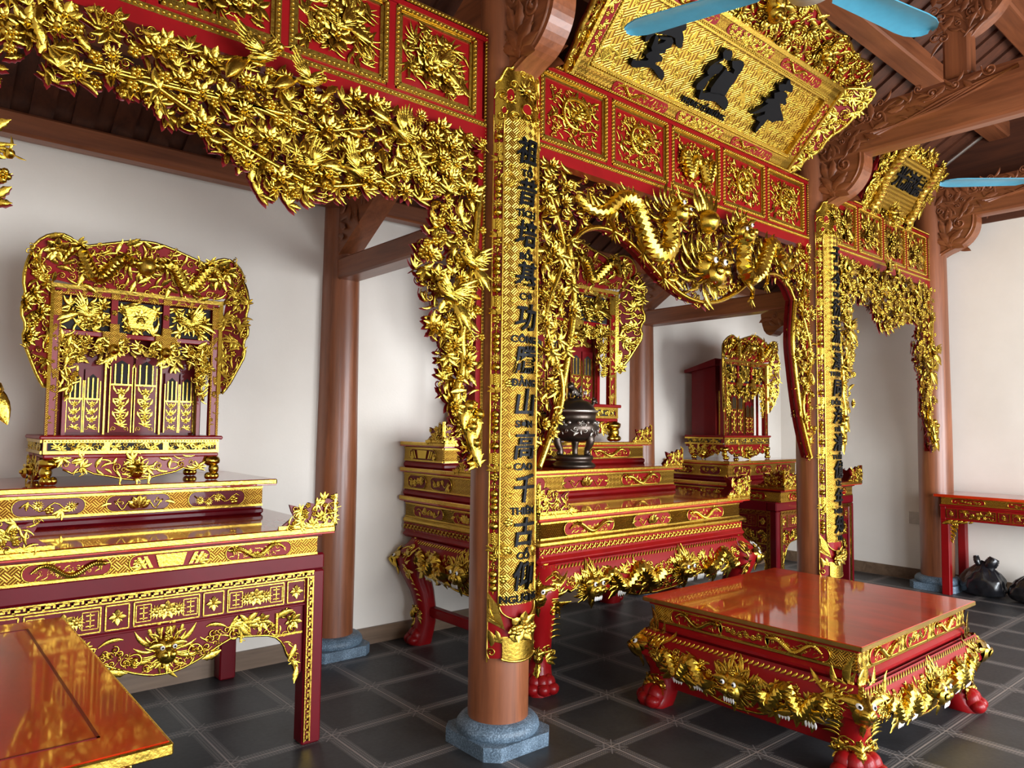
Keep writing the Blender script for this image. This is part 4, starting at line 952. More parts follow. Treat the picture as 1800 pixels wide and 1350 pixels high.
def side_altar(xc, label, steplabel, seed, hid=False):
    yf, yb, zt = .55, 1.84, 1.09; X0, X1 = xc-.75, xc+.75; W = 1.5
    t = thing('altar_table', label, 'altar table', (xc, 1.2, 0), 'side altars')
    slab(t, xc-.762, xc+.762, .46, yb, 1.05, zt)
    b = MB(); b.box((xc-.72, .52, 1.033), (xc+.72, yb, 1.055), 0, .004); b.box((xc-.70, .545, .94), (xc+.70, yb, 1.036)); b.build('neck', RED_SHADED, t)
    M = [(.14,.46,'dragon'),(.53,.87,'books'),(.94,1.26,'dragon')]
    band(t, FRONT(xc-.70, .543), 1.40, .947, 1.032, WEAVE, M, seed)
    band(t, LEFT(xc-.702, yb), yb-.545, .947, 1.032, WEAVE, [(.14,.46,'flowers'),(.5,.8,'lotus'),(.86,1.16,'flowers')], seed+3)
    for sx in (0, 1):
        for sy in (0, 1):
            x = X0 if sx == 0 else X1-.1; y = yf if sy == 0 else yb-.1
            box_obj('leg', (x, y, 0), (x+.1, y+.1, .861), RED_SHADED, t, .008)
    b = MB()
    b.box((X0, yf, .862), (X1, yf+.1, .945), 0, .01); b.box((X0+.001, yf+.1, .862), (X0+.1, yb-.1, .945)); b.box((X1-.1, yf+.1, .862), (X1-.001, yb-.1, .945)); b.box((X0, yb-.1, .862), (X1, yb, .945), 0, .01)
    b.box((X0+.09, yf+.018, .695), (X1-.09, yf+.04, .87)); b.box((X0+.018, yf+.09, .695), (X0+.04, yb-.09, .87)); b.box((X1-.04, yf+.09, .695), (X1-.018, yb-.09, .87))
    b.box((X0+.09, yf+.006, .69), (X1-.09, yf+.03, .703), 0, .004); b.box((X0+.006, yf+.09, .69), (X0+.03, yb-.09, .703), 0, .004)
    b.build('rail_frame', RED_SHADED, t)
    for d, WW in ((FRONT(X0, yf), W), (LEFT(X0, yb), yb-yf)):
        b = MB(); f = mkfr(d, b); fret(f, .06, .845, WW-.06, .845); fret(f, .077, .02, .077, .83); fret(f, WW-.077, .02, WW-.077, .83); b.build('key_fret_border', GOLDF, t)
        d2 = dict(d); d2['O'] = tuple(A(*d['O']) - .018*A(*d['N']))
        inner = WW-.2; cells = [(.1, .19, 's')]; n = 3 if WW > 1.4 else 2; lw = (inner - .09*(n+1) - .02*(2*n))/n; u = .21
        for k in range(n): cells += [(u, u+lw, 'l'), (u+lw+.02, u+lw+.11, 's')]; u += lw+.13
        for a, c, ty in cells:
            b = MB(); f = mkfr(d2, b); f.box(a, .712, c, .815, 0, .004); o = b.build('inset_panel', RED_SHADED, t)
            b = MB(); f = mkfr(d2, b)
            for q in ((a,.712,c,.712),(a,.815,c,.815),(a,.712,a,.815),(c,.712,c,.815)): f.rail(*q, .0025, .004, .008)
            m = (a+c)/2
            if ty == 's':
                for k in range(4): f.put(PETAL, m, .763, .034, k*pi/2, .005, .8); f.put(LEAF, m, .763, .028, k*pi/2+pi/4, .005, .6)
                f.put(DOME, m, .763, .014, 0, .008)
            else:
                for e in (-1, 1):
                    c0 = m+e*(c-a)*.36
                    for q in ((c0-.03,.728,c0+.03,.728),(c0-.03,.8,c0+.03,.8),(c0-.03,.728,c0-.03,.8),(c0+.03,.728,c0+.03,.8)): f.rail(*q, .0016, .004, .008)
                    for v in (.742, .764, .786): f.box(c0-.016, v-.002, c0+.016, v+.002, .004, .008)
                    f.box(c0-.002, .735, c0+.002, .795, .004, .008); f.put(SUNFL, m+e*(c-a)*.17, .762, .065, 0, .005, .6)
                f.put(FLOWER, m, .764, .07, 0, .005, .6); f.put(SPRAY, m, .735, .05, 0, .004, .6)
            b.build('gilt_relief', GOLDF, o)
        prof = [(0,0),(.068,0),(.0685,1.55),(.085,1.7),(.1,1.35),(.12,1.15),(.135,.85),(.17,.62),(.24,.55),(.3,.5),(.34,.62),(.4,.85),(.46,1.0),(.5,1.02)]
        prof = prof + [(1-q, v) for q, v in prof[::-1][1:]]
        P = [(q*WW, .69-.21*v) for q, v in prof if .06 < q < .94]
        P = [p for p in P] + [(WW*.93, .69), (WW*.07, .69)]
        d3 = dict(d); d3['O'] = tuple(A(*d['O']) - .03*A(*d['N']))
        b = MB(); f = mkfr(d3, b); f.poly(P[::-1], -.01, .008); o = b.build('carved_apron', RED_SHADED, t)
        b = MB(); f = mkfr(d3, b); m = WW/2
        e = [p for p in P[:-2] if .075*WW < p[0] < .925*WW]
        f.tube([(u, v+.006, .01) for u, v in smooth_poly(e, 1)], .006, 5)
        f.put(HEADG, m, .6, .17, 0, .01, .7); f.put(EYES, m, .6, .17, 0, .01, .75, 1, 1); f.put(PUPIL, m, .6, .17, 0, .01, .78, 1, 2); f.put(MANE, m, .6, .16, 0, .008, .8); f.put(LEAFS, m, .575, .06, pi, .03, .8)
        lo_ = [(u, v) for u, v in P[:-2]]; st_ = [p for p in lo_ if .08*WW < p[0] < .92*WW]
        fill(f, [(u, v+.004) for u, v in st_] + [(u, min(.67, v+.075)) for u, v in st_[::-1]], .036, [(SPIRAL, 3, .03, .045), (CLOUD, 2, .035, .05), (FLAME, 2, .04, .06), (SPRAY, 1, .04, .055)], seed+13, (.008, .012), .8)
        for s in (-1, 1):
            for k, (u, v, st, sz, an) in enumerate(((.12,.56,SPIRAL,.11,.5),(.2,.6,CLOUD,.1,0),(.24,.54,LEAFS,.13,2),(.17,.66,FLAME,.13,-1.2),(.27,.64,FLAME,.13,-1.3),(.3,.6,SPIRAL,.1,1.),(.36,.63,SPRAY,.12,-.3),(.38,.585,LEAFC,.12,1.2),(.43,.64,FLOWER,.1,0),(.47,.6,SPIRAL,.08,.4),(.5,.645,LEAFS,.12,-1),(.56,.65,CLOUD,.11,0),(.58,.58,SPIRAL,.09,2),(.6,.5,LEAFC,.11,3),(.6,.44,SPIRAL,.07,0),(.61,.39,LEAFS,.11,3.1),(.585,.62,FLOWER,.1,0))):
                u = u*WW/1.47
                if u < WW*.43: f.put(st, m+s*u, v, sz*.72, an*s, .01, .8, s)
            for q in ((.33,.56,.33,.65),(.33,.65,.42,.65),(.42,.65,.42,.6),(.5,.56,.5,.67),(.5,.56,.63,.56)):
                if q[2]*WW/1.47 < WW*.45: f.rail(m+s*q[0]*WW/1.47, q[1], m+s*q[2]*WW/1.47, q[3], .005, .006, .018)
        b.build('gilt_relief', [GOLD, WHITE, BLACK], o)
    for s in (-1, 1): corner_wing(t, xc+s*.762, .466, s, .3, .15, zt)
    # upper tier
    t2 = thing('altar_step', steplabel, 'altar step', (xc, 1.5, zt), 'altar steps on the side altars')
    slab(t2, xc-.7, xc+.7, 1.06, yb, 1.253, 1.29)
    b = MB(); b.box((xc-.65, 1.12, zt), (xc+.65, yb, 1.13), 0, .012); b.box((xc-.64, 1.13, 1.125), (xc+.64, yb, 1.255)); b.build('body', RED_SHADED, t2)
    band(t2, FRONT(xc-.64, 1.128), 1.28, 1.143, 1.243, WEAVE, [(.1,.4,'flowers'),(.49,.79,'lotus'),(.88,1.18,'flowers')], seed+7, red=RED_SHADED)
    band(t2, LEFT(xc-.642, yb), yb-1.13, 1.143, 1.243, WEAVE, [(.08,.32,'lotus'),(.4,.64,'flowers')], seed+9, red=RED_SHADED)
side_altar(-1.46, 'shaded red side altar table with gilded key fret border, in the left bay', 'gilded step on the left altar that carries the left shrine', 3)
side_altar(4.42, 'red side altar table with gilded key fret border, in the far right bay', 'gilded step on the right altar that carries the far right shrine', 40)

APR = [(0,.5),(.07,.5),(.1,.62),(.13,.42),(.17,.55),(.22,.75),(.27,.68),(.33,.85),(.4,.98),(.5,1.03)]
APR = APR + [(1-q, v) for q, v in APR[::-1][1:]]
def cabriole_base(t, x0, x1, y0, y1, zt, za, k=1., seed=0, masks=(.5,), vis=('f', 'l'), kn=1., lk=1.):
    """bulging carved apron and claw-footed legs"""
    B = .05*k; bulge = lambda v: B*sin(pi*min(1., max(0., .12+.8*(zt-v)/(zt-za))))
    for nm, d, W in (('f', FRONT(x0, y0), x1-x0), ('l', LEFT(x0, y1), y1-y0), ('r', RIGHT(x1, y0), y1-y0), ('b', dict(O=(x1, y1, 0), U=(-1,0,0), N=(0,1,0)), x1-x0)):
        zb = apron_curve(za, zt, W, APR); n = 64; r = 7; V = []
        b = MB(); f = mkfr(d, b)
        for i in range(n+1):
            u = W*i/n
            for j in range(r): v = zt + (zb(u)-zt)*j/(r-1); V.append((u, v, bulge(v)))
        G = gridq(n+1, r); V = np.array(V)
        b.add(f.pt(V), [G], 0, True); V2 = V.copy(); V2[:, 2] -= .025; b.add(f.pt(V2), [G[:, ::-1]], 0, True)
        e = [(i*r+r-1) for i in range(n+1)]; m_ = len(V); b.add(np.concatenate([f.pt(V), f.pt(V2)]), [[(a, c, c+m_, a+m_) for a, c in zip(e, e[1:])]], 0, True)
        o = b.build('carved_apron', RED, t)
        if nm not in vis: continue
        b = MB(); f = mkfr(d, b, wf=lambda u, v: bulge(v))
        f.tube([(W*i/n, zb(W*i/n)+.006, .004) for i in range(5, n-4)], .008*k, 5)
        for i in range(int(W/.03)): f.put(LEAFC, .02+i*.03, zt-.006, .034, pi-.5, .003, .8)
        H = zt-za
        for c in masks if nm == 'f' else (.5,):
            u = c*W; f.put(MANE, u, zt-.52*H, .58*H, 0, .005, .7); f.put(MANE, u, zt-.52*H, .46*H, .22, .012, .7); f.put(HEADG, u, zt-.5*H, .8*H, 0, .01, .6)
        for s in (-1, 1):
            c = (masks[0] if nm == 'f' else .5)*W
            # coiling bodies either side of the mask
            P = [(c + s*(W*.12 + W*.27*i/13), zt - H*(.5 + .2*sin(i*.95)), .012) for i in range(14)]
            P = [p for p in P if .06*W < p[0] < .94*W]
            if len(P) > 4:
                P = smooth_poly(P, 1); f.tube(P, [.031*k*(1.3-.6*i/len(P)) for i in range(len(P))], 10, 0, .14)
                for i in range(2, len(P)-1, 2): f.put(FLAME, P[i][0], P[i][1]+.012, .05*k, -s*.5, .006, .8, s)
                for i in (6, 14, 20):
                    if i < len(P): f.put(SPRAY, P[i][0], P[i][1]-.02, .1*k, pi+.4*s, .01, 1.); f.put(LEAFC, P[i][0], P[i][1]-.04, .1*k, 2.2*s, .015, 1., s)
        rnd = random.Random(seed+len(nm))
        for u, v in scatter([(.05*W, zt-.2*H), (.93*W, zt-.2*H), (.95*W, zt-.45*H), (.8*W, zt-.68*H), (.65*W, zt-.8*H), (.5*W, zt-.98*H), (.35*W, zt-.8*H), (.2*W, zt-.68*H), (.05*W, zt-.45*H)], .034*k, rnd): f.put(rnd.choice((SPIRAL, FLAME, CLOUD, LEAFC, SPRAY, PLUM)), u, v, rnd.uniform(.035, .06)*k, rnd.uniform(0, 6.3), .002, .8, rnd.choice((1, -1)))
        f = mkfr(d, b, wf=lambda u, v: bulge(v))
        for c in masks if nm == 'f' else (.5,):
            f.put(EYES, c*W, zt-.5*H, .8*H, 0, .012, .64, 1, 1); f.put(TEETH, c*W, zt-.5*H, .8*H, 0, .02, .6, 1, 1); f.put(PUPIL, c*W, zt-.5*H, .8*H, 0, .012, .67, 1, 2)
        for s in (-1, 1):
            for q in (.2, .31):
                for k_ in range(4): f.put(LEAF, (.5+s*q)*W+.016*k_*k, zt-.74*H, .035*k, pi, .02, 1.5, 1, 1)
        b.build('gilt_relief', [GOLD, WHITE, BLACK], o)
    ST = [(1.,.0,.07),(.9,.035,.082),(.8,.055,.088),(.66,.04,.075),(.5,.012,.062),(.34,-.004,.054),(.2,-.004,.054),(.1,.008,.06),(.04,.02,.068),(0,.022,.066)]
    k = k*lk
    ST = [(q, off*(kn if q > .4 else 1), h*(1 if q < .4 else .5+.5*kn)) for q, off, h in ST]
    for sx, x in ((-1, x0), (1, x1)):
        for sy, y in ((-1, y0), (1, y1)):
            V = []; ins = .05*k
            for q, off, h in ST:
                cx, cy = x - sx*ins + sx*off*k, y - sy*ins + sy*off*k; h *= k; c = h*.45
                for a, e in ((-h+c,-h),(h-c,-h),(h,-h+c),(h,h-c),(h-c,h),(-h+c,h),(-h,h-c),(-h,-h+c)): V.append((cx+a, cy+e, q*zt))
            b = MB(); b.add(V, [gridq(len(ST), 8, True)], 0, True); b.add(V, [[tuple(range(7, -1, -1))]], 0, False); b.add(V[-8:], [[tuple(range(7, -1, -1))]], 0, False)
            fx, fy = x - sx*ins, y - sy*ins
            for a in (-.9, -.3, .3, .9):
                an = math.atan2(sy, sx) + a
                ball(b, (fx+cos(an)*.085*k, fy+sin(an)*.085*k, .03*k), .03*k, 0, 10, 7, (1.2, 1.2, 1)); ball(b, (fx+cos(an)*.06*k, fy+sin(an)*.06*k, .05*k), .034*k, 0, 10, 7, (1.1, 1.1, 1.3))
            o = b.build('cabriole_leg', RED, t)
            if (sx, sy) == (1, 1): continue
            b = MB()
            for an in (0,):
                N = A(sx, sy, 0)/sqrt(2); U = A(-sy*sx*sy, 0, 0); U = np.cross(A(0,0,1.), N)
                wf = lambda u, v: float(np.interp(v/zt, [p[0] for p in ST[::-1]], [(p[1]*1.41+p[2]*1.1)*k for p in ST[::-1]])) - abs(u)*.75
                f = Fr((fx, fy, 0), U, (0,0,1), N, b, wf=wf); z = zt
                f.put(MANE, 0, z*.8, .17*k, 0, 0, .6); f.put(HEADG, 0, z*.82, .17*k, 0, .0, .6)
                for s in (-1, 1):
                    for q_, (v, sz) in enumerate(((.95,.1),(.88,.11),(.74,.12),(.68,.1))): f.put(LEAFS if q_ % 2 else FLAME, s*.04*k, z*v, .7*sz*k, s*-1.5, .004, .7, s); f.put(SPIRAL, s*.075*k, z*(v-.03), .06*k, 0, .006, 1., s)
                    for q_ in range(5): f.put(FLAME, s*.055*k, z*(.62-.05*q_), .05*k, s*-.9, .002, 1., s)
                    f.put(SPRAY, s*.03*k, z*.24, .07*k, s*-.5, .004, .8, s); f.put(LEAFS, s*.03*k, z*.36, .07*k, pi-s*.6, .004, .8, s); f.put(CLOUD, s*.045*k, z*.3, .08*k, 0, .008, 1.)
                f.put(HEADG, 0, z*.3, .1*k, 0, .004, .6); f.put(LEAFS, 0, z*.26, .09*k, pi, .006, .8)
            f.put(EYES, 0, zt*.82, .17*k, 0, .0, .65, 1, 1); f.put(PUPIL, 0, zt*.82, .17*k, 0, .0, .68, 1, 2)
            b.build('gilt_relief', [GOLD, WHITE, BLACK], o)

def main_altar():
    x0, x1, y0, yb = .52, 2.80, .27, 1.84
    t = thing('altar_table', 'large central altar with dragon-carved apron and clawed legs, standing behind the nearest column', 'altar table', ((x0+x1)/2, 1.05, 0))
    slab(t, x0, x1, y0, yb, 1.035, 1.075)
    b = MB(); b.box((x0+.04, y0+.04, 1.02), (x1-.04, yb, 1.04), 0, .006); b.box((x0+.07, y0+.07, .80), (x1-.07, yb, 1.025)); b.build('body', RED, t)
    m = [(.2,.66,'dragon'),(.86,1.26,'lotus'),(1.46,1.92,'dragon')]
    band(t, FRONT(x0+.07, y0+.067), 2.14, .915, 1.015, SCALE, m, 3)
    band(t, LEFT(x0+.067, yb), yb-y0-.07, .915, 1.015, SCALE, [(.12,.5,'flowers'),(.62,.92,'lotus'),(1.0,1.36,'dragon')], 5)
    b = MB(); b.box((x0+.035, y0+.035, .872), (x1-.035, yb, .91), 0, .012); b.build('gold_moulding', GOLDF, t)
    b = MB(); b.box((x0+.05, y0+.05, .812), (x1-.05, yb, .872)); b.box((x0+.03, y0+.03, .765), (x1-.03, yb, .812), 0, .02); b.build('red_moulding', RED, t)
    for d, W in ((FRONT(x0+.05, y0+.05), x1-x0-.1), (LEFT(x0+.05, yb), yb-y0-.05)):
        b = MB(); f = mkfr(d, b)
        for i in range(int(W/.045)):
            u = .022+.045*i; f.tube([(u-.018, .826, .002), (u-.01, .836, .006), (u, .842, .008), (u+.006, .85, .008), (u+.016, .86, .004)], .0055, 5); f.put(DOME, u+.012, .834, .016, 0, .002); f.put(DOME, u-.012, .852, .016, 0, .002)
        b.build('scroll_moulding', GOLDF, t)
    cabriole_base(t, x0+.06, x1-.06, y0+.06, yb-.13, .765, .47, 1.25, 7, (.62, .18))
    box_obj('stretcher', (x0+.12, y0+.2, .2), (x0+.18, yb-.15, .27), RED, t, .008); box_obj('stretcher', (x1-.18, y0+.2, .2), (x1-.12, yb-.15, .27), RED, t, .008)
    for s, x in ((-1, x0), (1, x1)): corner_wing(t, x, y0+.006, s, .32, .17, 1.075)
    for nm, lab, yf, z0, z1 in (('altar_step', 'lower gilded step of the central altar, holding the bronze incense burner', .92, 1.075, 1.287), ('altar_step', 'topmost gilded step of the central altar, under the large shrine', 1.26, 1.287, 1.48)):
        s_ = thing(nm, lab, 'altar step', ((x0+x1)/2, 1.4, z0), 'stacked steps on the central altar')
        slab(s_, x0, x1, yf, yb, z1-.036, z1)
        b = MB(); b.box((x0+.03, yf+.05, z0), (x1-.03, yb, z0+.042), 0, .012); b.box((x0+.05, yf+.07, z0+.04), (x1-.05, yb, z1-.03)); b.build('body', RED, s_)
        band(s_, FRONT(x0+.05, yf+.068), x1-x0-.1, z0+.052, z1-.046, WEAVE, [(.16,.66,'flowers' if yf < 1 else 'lotus'),(.84,1.34,'lotus' if yf < 1 else 'flowers'),(1.5,2.0,'dragon')], int(yf*50))
        band(s_, LEFT(x0+.048, yb), yb-yf-.07, z0+.052, z1-.046, WEAVE, [(.06,.3,'books' if yf > 1 else 'flowers'),(.36,.62,'flowers')] if yf < 1 else [(.08,.42,'books')], int(yf*70), red=REDD)
        for q, x in ((-1, x0), (1, x1)): corner_wing(s_, x, yf+.006, q, .26, .14, z1)
main_altar()

def low_table():
    x0, x1, y0, y1, zt = .988, 2.458, -1.412, -.128, .611
    t = thing('low_table', 'low square red table with gilded dragon carving, standing in front of the central altar', 'table', ((x0+x1)/2, (y0+y1)/2, 0))
    box_obj('tabletop', (x0+.003, y0+.003, zt-.026), (x1-.003, y1-.003, zt), TOPR, t, .003)
    b = MB()
    for lo, hi in (((x0,y0,zt-.024),(x1,y0+.01,zt-.002)),((x0,y0,zt-.024),(x0+.01,y1,zt-.002)),((x1-.01,y0,zt-.024),(x1,y1,zt-.002)),((x0,y1-.01,zt-.024),(x1,y1,zt-.002))): b.box(lo, hi, 0, .003)
    b.build('gold_edge', mat_gold('antique_gold', (.4, .25, .07), .4), t)
    b = MB(); b.box((x0+.03, y0+.03, zt-.04), (x1-.03, y1-.03, zt-.024)); b.box((x0+.055, y0+.055, .4), (x1-.055, y1-.055, zt-.03)); b.box((x0+.03, y0+.03, .42), (x1-.03, y1-.03, .47), 0, .018); b.build('body', RED, t)
    for d, W, s in ((FRONT(x0+.055, y0+.052), x1-x0-.11, 1), (LEFT(x0+.052, y1-.055), y1-y0-.11, 2)):
        band(t, d, W, .478, .568, WEAVE, [(.12,.46,'dragon'),(W/2-.15,W/2+.15,'flowers'),(W-.46,W-.12,'dragon')], s)
    cabriole_base(t, x0+.02, x1-.02, y0+.02, y1-.02, .425, .15, 1., 17, (.5,), kn=.5, lk=1.3)
    for x in (x0+.1, x1-.15): box_obj('stretcher', (x, y0+.12, .09), (x+.05, y1-.12, .15), RED, t, .006)
low_table()

def wall_table(x0, x1, y0, y1, zt, label, face, edge):
    t = thing('side_table', label, 'table', ((x0+x1)/2, (y0+y1)/2, 0))
    box_obj('tabletop', (x0, y0, zt-.028), (x1, y1, zt), TOPR, t, .004)
    if edge:
        b = MB(); b.box((x0, y0-.004, zt-.026), (x1+.004, y0+.008, zt-.002), 0, .003); b.box((x1-.008, y0, zt-.026), (x1+.004, y1, zt-.002), 0, .003); b.build('gold_edge', GOLDF, t)
        b = MB()
        for lo, hi in (((x0+.1,y0+.1,zt),(x1-.1,y0+.106,zt+.0012)),((x0+.1,y1-.106,zt),(x1-.1,y1-.1,zt+.0012)),((x0+.1,y0+.1,zt),(x0+.106,y1-.1,zt+.0012)),((x1-.106,y0+.1,zt),(x1-.1,y1-.1,zt+.0012))): b.box(lo, hi)
        b.build('inset_line', REDD, t)
    i = .045; X0, X1, Y0, Y1 = x0+i, x1-i if edge else x1, y0+i, y1-i
    b = MB(); b.box((X0+.01, Y0+.01, zt-.1), (X1-.01, Y1-.01, zt-.026)); b.box((X0-.006, Y0-.006, zt-.125), (X1, Y1+.006, zt-.1), 0, .006)
    for lo, hi in (((X0,Y0,zt-.25),(X1,Y0+.05,zt-.12)),((X0,Y1-.05,zt-.25),(X1,Y1,zt-.12)),((X0+.001,Y0+.05,zt-.25),(X0+.05,Y1-.05,zt-.12)),((X1-.05,Y0+.05,zt-.25),(X1-.001,Y1-.05,zt-.12))): b.box(lo, hi, 0, .004)
    b.build('rail_frame', RED, t)
    for x in (X0, X1-.075):
        for y in (Y0, Y1-.075): box_obj('leg', (x, y, 0), (x+.075, y+.075, zt-.25), RED, t, .006)
    d, W = (LEFT(X0+.01, Y1-.01), Y1-Y0-.02) if face == 'l' else (FRONT(X0+.01, Y0+.01), X1-X0-.02)
    n = max(1, int(W/.45)); m = [(W*(k+.2)/n, W*(k+.8)/n, 'flowers') for k in range(n)]
    band(t, d, W, zt-.095, zt-.035, WEAVE, m, 5)
    d2 = LEFT(X0, Y1) if face == 'l' else FRONT(X0, Y0); W = Y1-Y0 if face == 'l' else X1-X0
    cells = []; u = .06
    while u + .1 < W: cells.append((u, u+.09)); cells.append((u+.115, min(u+.42, W-.08))); u += .445
    for a, c in cells:
        if c-a < .05: continue
        b = MB(); f = mkfr(d2, b); f.box(a, zt-.225, c, zt-.145, 0, .002); o = b.build('inset_panel', REDD, t)
        b = MB(); f = mkfr(d2, b)
        for q in ((a,zt-.225,c,zt-.225),(a,zt-.145,c,zt-.145),(a,zt-.225,a,zt-.145),(c,zt-.225,c,zt-.145)): f.rail(*q, .003, .002, .007)
        if c-a < .12: f.put(SUNFL, (a+c)/2, zt-.185, .055, 0, .002, .7)
        else: fill(f, [(a+.02,zt-.215),(c-.02,zt-.215),(c-.02,zt-.155),(a+.02,zt-.155)], .036, [(SPRAY, 2, .04, .055), (PLUM, 1, .03, .04), (SPIRAL, 2, .03, .04)], 3, (.002, .004), .8)
        b.build('gilt_relief', GOLD, o)
    for s, u in ((1, .08), (-1, W-.08)):
        b = MB(); f = mkfr(d2, b)
        for k in range(5):
            f.put(LEAFS, u+s*.005, zt-.27-.04*k, .1-.012*k, -s*(2.0+.1*k), -.01, 1.2, s); f.put(LEAFS, u+s*(.03+.045*k), zt-.245, .1-.012*k, pi-s*.9, -.01, 1.2, s)
        f.put(SPIRAL, u+s*.05, zt-.29, .06, 0, 0, 1, s); b.build('leaf_bracket', GOLD, t)
wall_table(5.5, 6.07, -2.1, -.09, .985, 'long narrow red table against the right wall with black bags beneath it', 'l', False)
wall_table(-2.74, -2.015, -1.475, -.33, 1.0, 'orange-red lacquered table with a gold front edge at the lower left corner', 'f', True)
# ------------------------------------------------------------------ shrines
def shrine(xc, yf, zb, sx, sz, dep, label, seed):
    t = thing('altar_shrine', label, 'shrine', (xc, yf, zb), 'shrines on the altars')
    X = lambda u: u*sx; Zs = lambda v: v*sz
    def F(mb, w=0., back=None, u0=0.): return Fr((xc, yf-w, zb), (sx,0,0), (0,0,sz), (0,-1,0), mb, back, bw=.012)
    def FL(mb, w=0.): return Fr((xc-.41*sx-w, yf, zb), (0,-sx,0), (0,0,sz), (-1,0,0), mb)
    bx = lambda b, u0, u1, y0, y1, v0, v1, bev=0.: b.box((xc+u0*sx, yf+y0, zb+v0*sz), (xc+u1*sx, yf+y1, zb+v1*sz), 0, bev)
    # --- stand
    b = MB(); bx(b, -.45, .45, -.03, dep, .22, .24, .006); bx(b, -.43, .43, -.01, dep-.02, .165, .22); bx(b, -.43, .43, -.02, dep, .128, .15, .006); b.build('stand', RED, t)
    b = MB(); f = F(b, .012)
    f.box(-.43, .205, .43, .22, 0, .008); f.box(-.43, .15, .43, .165, 0, .008); f.beads((-.43,.2125),(.43,.2125),.015,.004,.008)
    for u in (-.43, -.145, .145, .43): f.box(u-.014 if u > -.4 else u, .165, u+.014 if u < .4 else u, .205, 0, .006)
    f = FL(b, .022)
    f.box(-dep/sx, .205, 0, .22, 0, .008); f.box(-dep/sx, .15, 0, .165, 0, .008); b.build('gilt_rails', GOLDF, t)
    for a, c in ((-.41,-.16),(-.13,.13),(.16,.41)):
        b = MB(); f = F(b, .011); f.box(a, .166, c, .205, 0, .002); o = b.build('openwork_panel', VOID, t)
        b = MB(); f = F(b, .013); fill(f, [(a,.168),(c,.168),(c,.204),(a,.204)], .026, [(SPIRAL, 2, .022, .032), (SPRAY, 2, .028, .04), (PLUM, 1, .02, .03)], seed+int(a*100), (0, .003), .8); b.build('gilt_relief', GOLD, o)
    b = MB(); f = FL(b, .021); f.poly([(-dep/sx+.03,.168),(-.03,.168),(-.03,.204),(-dep/sx+.03,.204)], 0, .002); o = b.build('openwork_panel', VOID, t)
    b = MB(); f = FL(b, .023); fill(f, [(-dep/sx+.03,.168),(-.03,.168),(-.03,.204),(-dep/sx+.03,.204)], .026, [(SPIRAL, 2, .022, .032), (SPRAY, 2, .028, .04)], seed+5, (0, .003), .8); b.build('gilt_relief', GOLD, o)
    ap = [(-.36,.13),(.36,.13),(.34,.075),(.3,.055),(.24,.07),(.2,.05),(.12,.035),(.06,.02),(0,.012)]; ap = ap + [(-u, v) for u, v in ap[2:-1][::-1]]
    for fr_, lim in ((F, 1), (FL, dep/sx*1.18)):
        P = ap if lim == 1 else [(-dep/sx/2 + u*lim, v) for u, v in ap]
        b = MB(); f = fr_(b, .0 if lim == 1 else .01); f.poly(P[::-1], 0, .012); o = b.build('carved_apron', RED, t)
        b = MB(); f = fr_(b, .012 if lim == 1 else .022); c = 0 if lim == 1 else -dep/sx/2
        fill(f, P, .04, [(SPIRAL, 2, .035, .05), (FLAME, 3, .04, .07), (LEAFC, 2, .04, .06), (SPRAY, 1, .05, .06)], seed+9, (0, .006), .9); f.put(HEADG, c, .07, .12, 0, .004, .8)
        f.tube([(u, v, .0) for u, v in P[1:]], .006, 5); b.build('gilt_relief', GOLD, o)
    for s in (-1, 1):
        for y in (.02, dep-.06):
            b = MB(); cx, cy = xc+s*.4*sx, yf+y
            ball(b, (cx, cy-.01, zb+.105*sz), .048*sx, 0, 10, 8, (1, 1, .62*sz/sx), .12); ball(b, (cx+s*.012, cy-.02, zb+.06*sz), .03*sx, 0, 8, 6, (1, 1, 1.1))
            for a in (-1.1, -.1, .9): ball(b, (cx+.024*sx*sin(a), cy-.02-.022*sx*cos(a), zb+.021*sz), .021*sx, 0, 8, 6, (1, 1, sz/sx*.98))
            b.build('claw_foot', GOLD, t)
    # --- cabinet
    b = MB(); bx(b, -.37, .37, .13, dep-.04, .24, .93)
    P = [(.1, .93), (dep+.02, .87), (dep+.02, .9), (.1, 1.0)]
    prism(b, [(yf+p, zb+q*sz) for p, q in P], (xc-.42*sx, 0, 0), (0,1,0), (0,0,1), (1,0,0), .84*sx); b.build('cabinet', REDD, t)
    b = MB()
    for s in (-1, 1):
        bx(b, s*.40-.022, s*.40+.022, .0, .045, .24, .96, .004); bx(b, s*.335-.009, s*.335+.009, .06, .08, .24, .8)
    bx(b, -.41, .41, .0, .05, .94, .975, .004); bx(b, -.39, .39, .01, .04, .74, .765, .003)
    for u in (-.13, .13): bx(b, u-.016, u+.016, .01, .04, .74, .95)
    b.build('posts_and_lintel', RED, t)
    b = MB(); f = F(b)
    for s in (-1, 1):
        f.box(s*.42-.006, .24, s*.42+.006, .96, 0, .006); f.box(s*.38-.004, .24, s*.38+.004, .96, 0, .005)
        fill(f, [(s*.40-.014,.26),(s*.40+.014,.26),(s*.40+.014,.8),(s*.40-.014,.8)][::s], .035, [(SPRAY, 1, .03, .045), (PLUM, 1, .02, .03), (FLAME, 1, .03, .045)], seed+2, (0, .002), .6)
        f.box(s*.40-.018, .83, s*.40+.018, .95, 0, .007)
    f.box(-.41, .966, .41, .98, 0, .012); f.box(-.41, .938, .41, .945, 0, .006)
    for u in (-.27, 0, .27): fill(f, [(u-.09,.948),(u+.09,.948),(u+.09,.965),(u-.09,.965)], .025, [(SPRAY, 1, .025, .035), (FLAME, 1, .025, .035)], seed+3, (0, .002), .6)
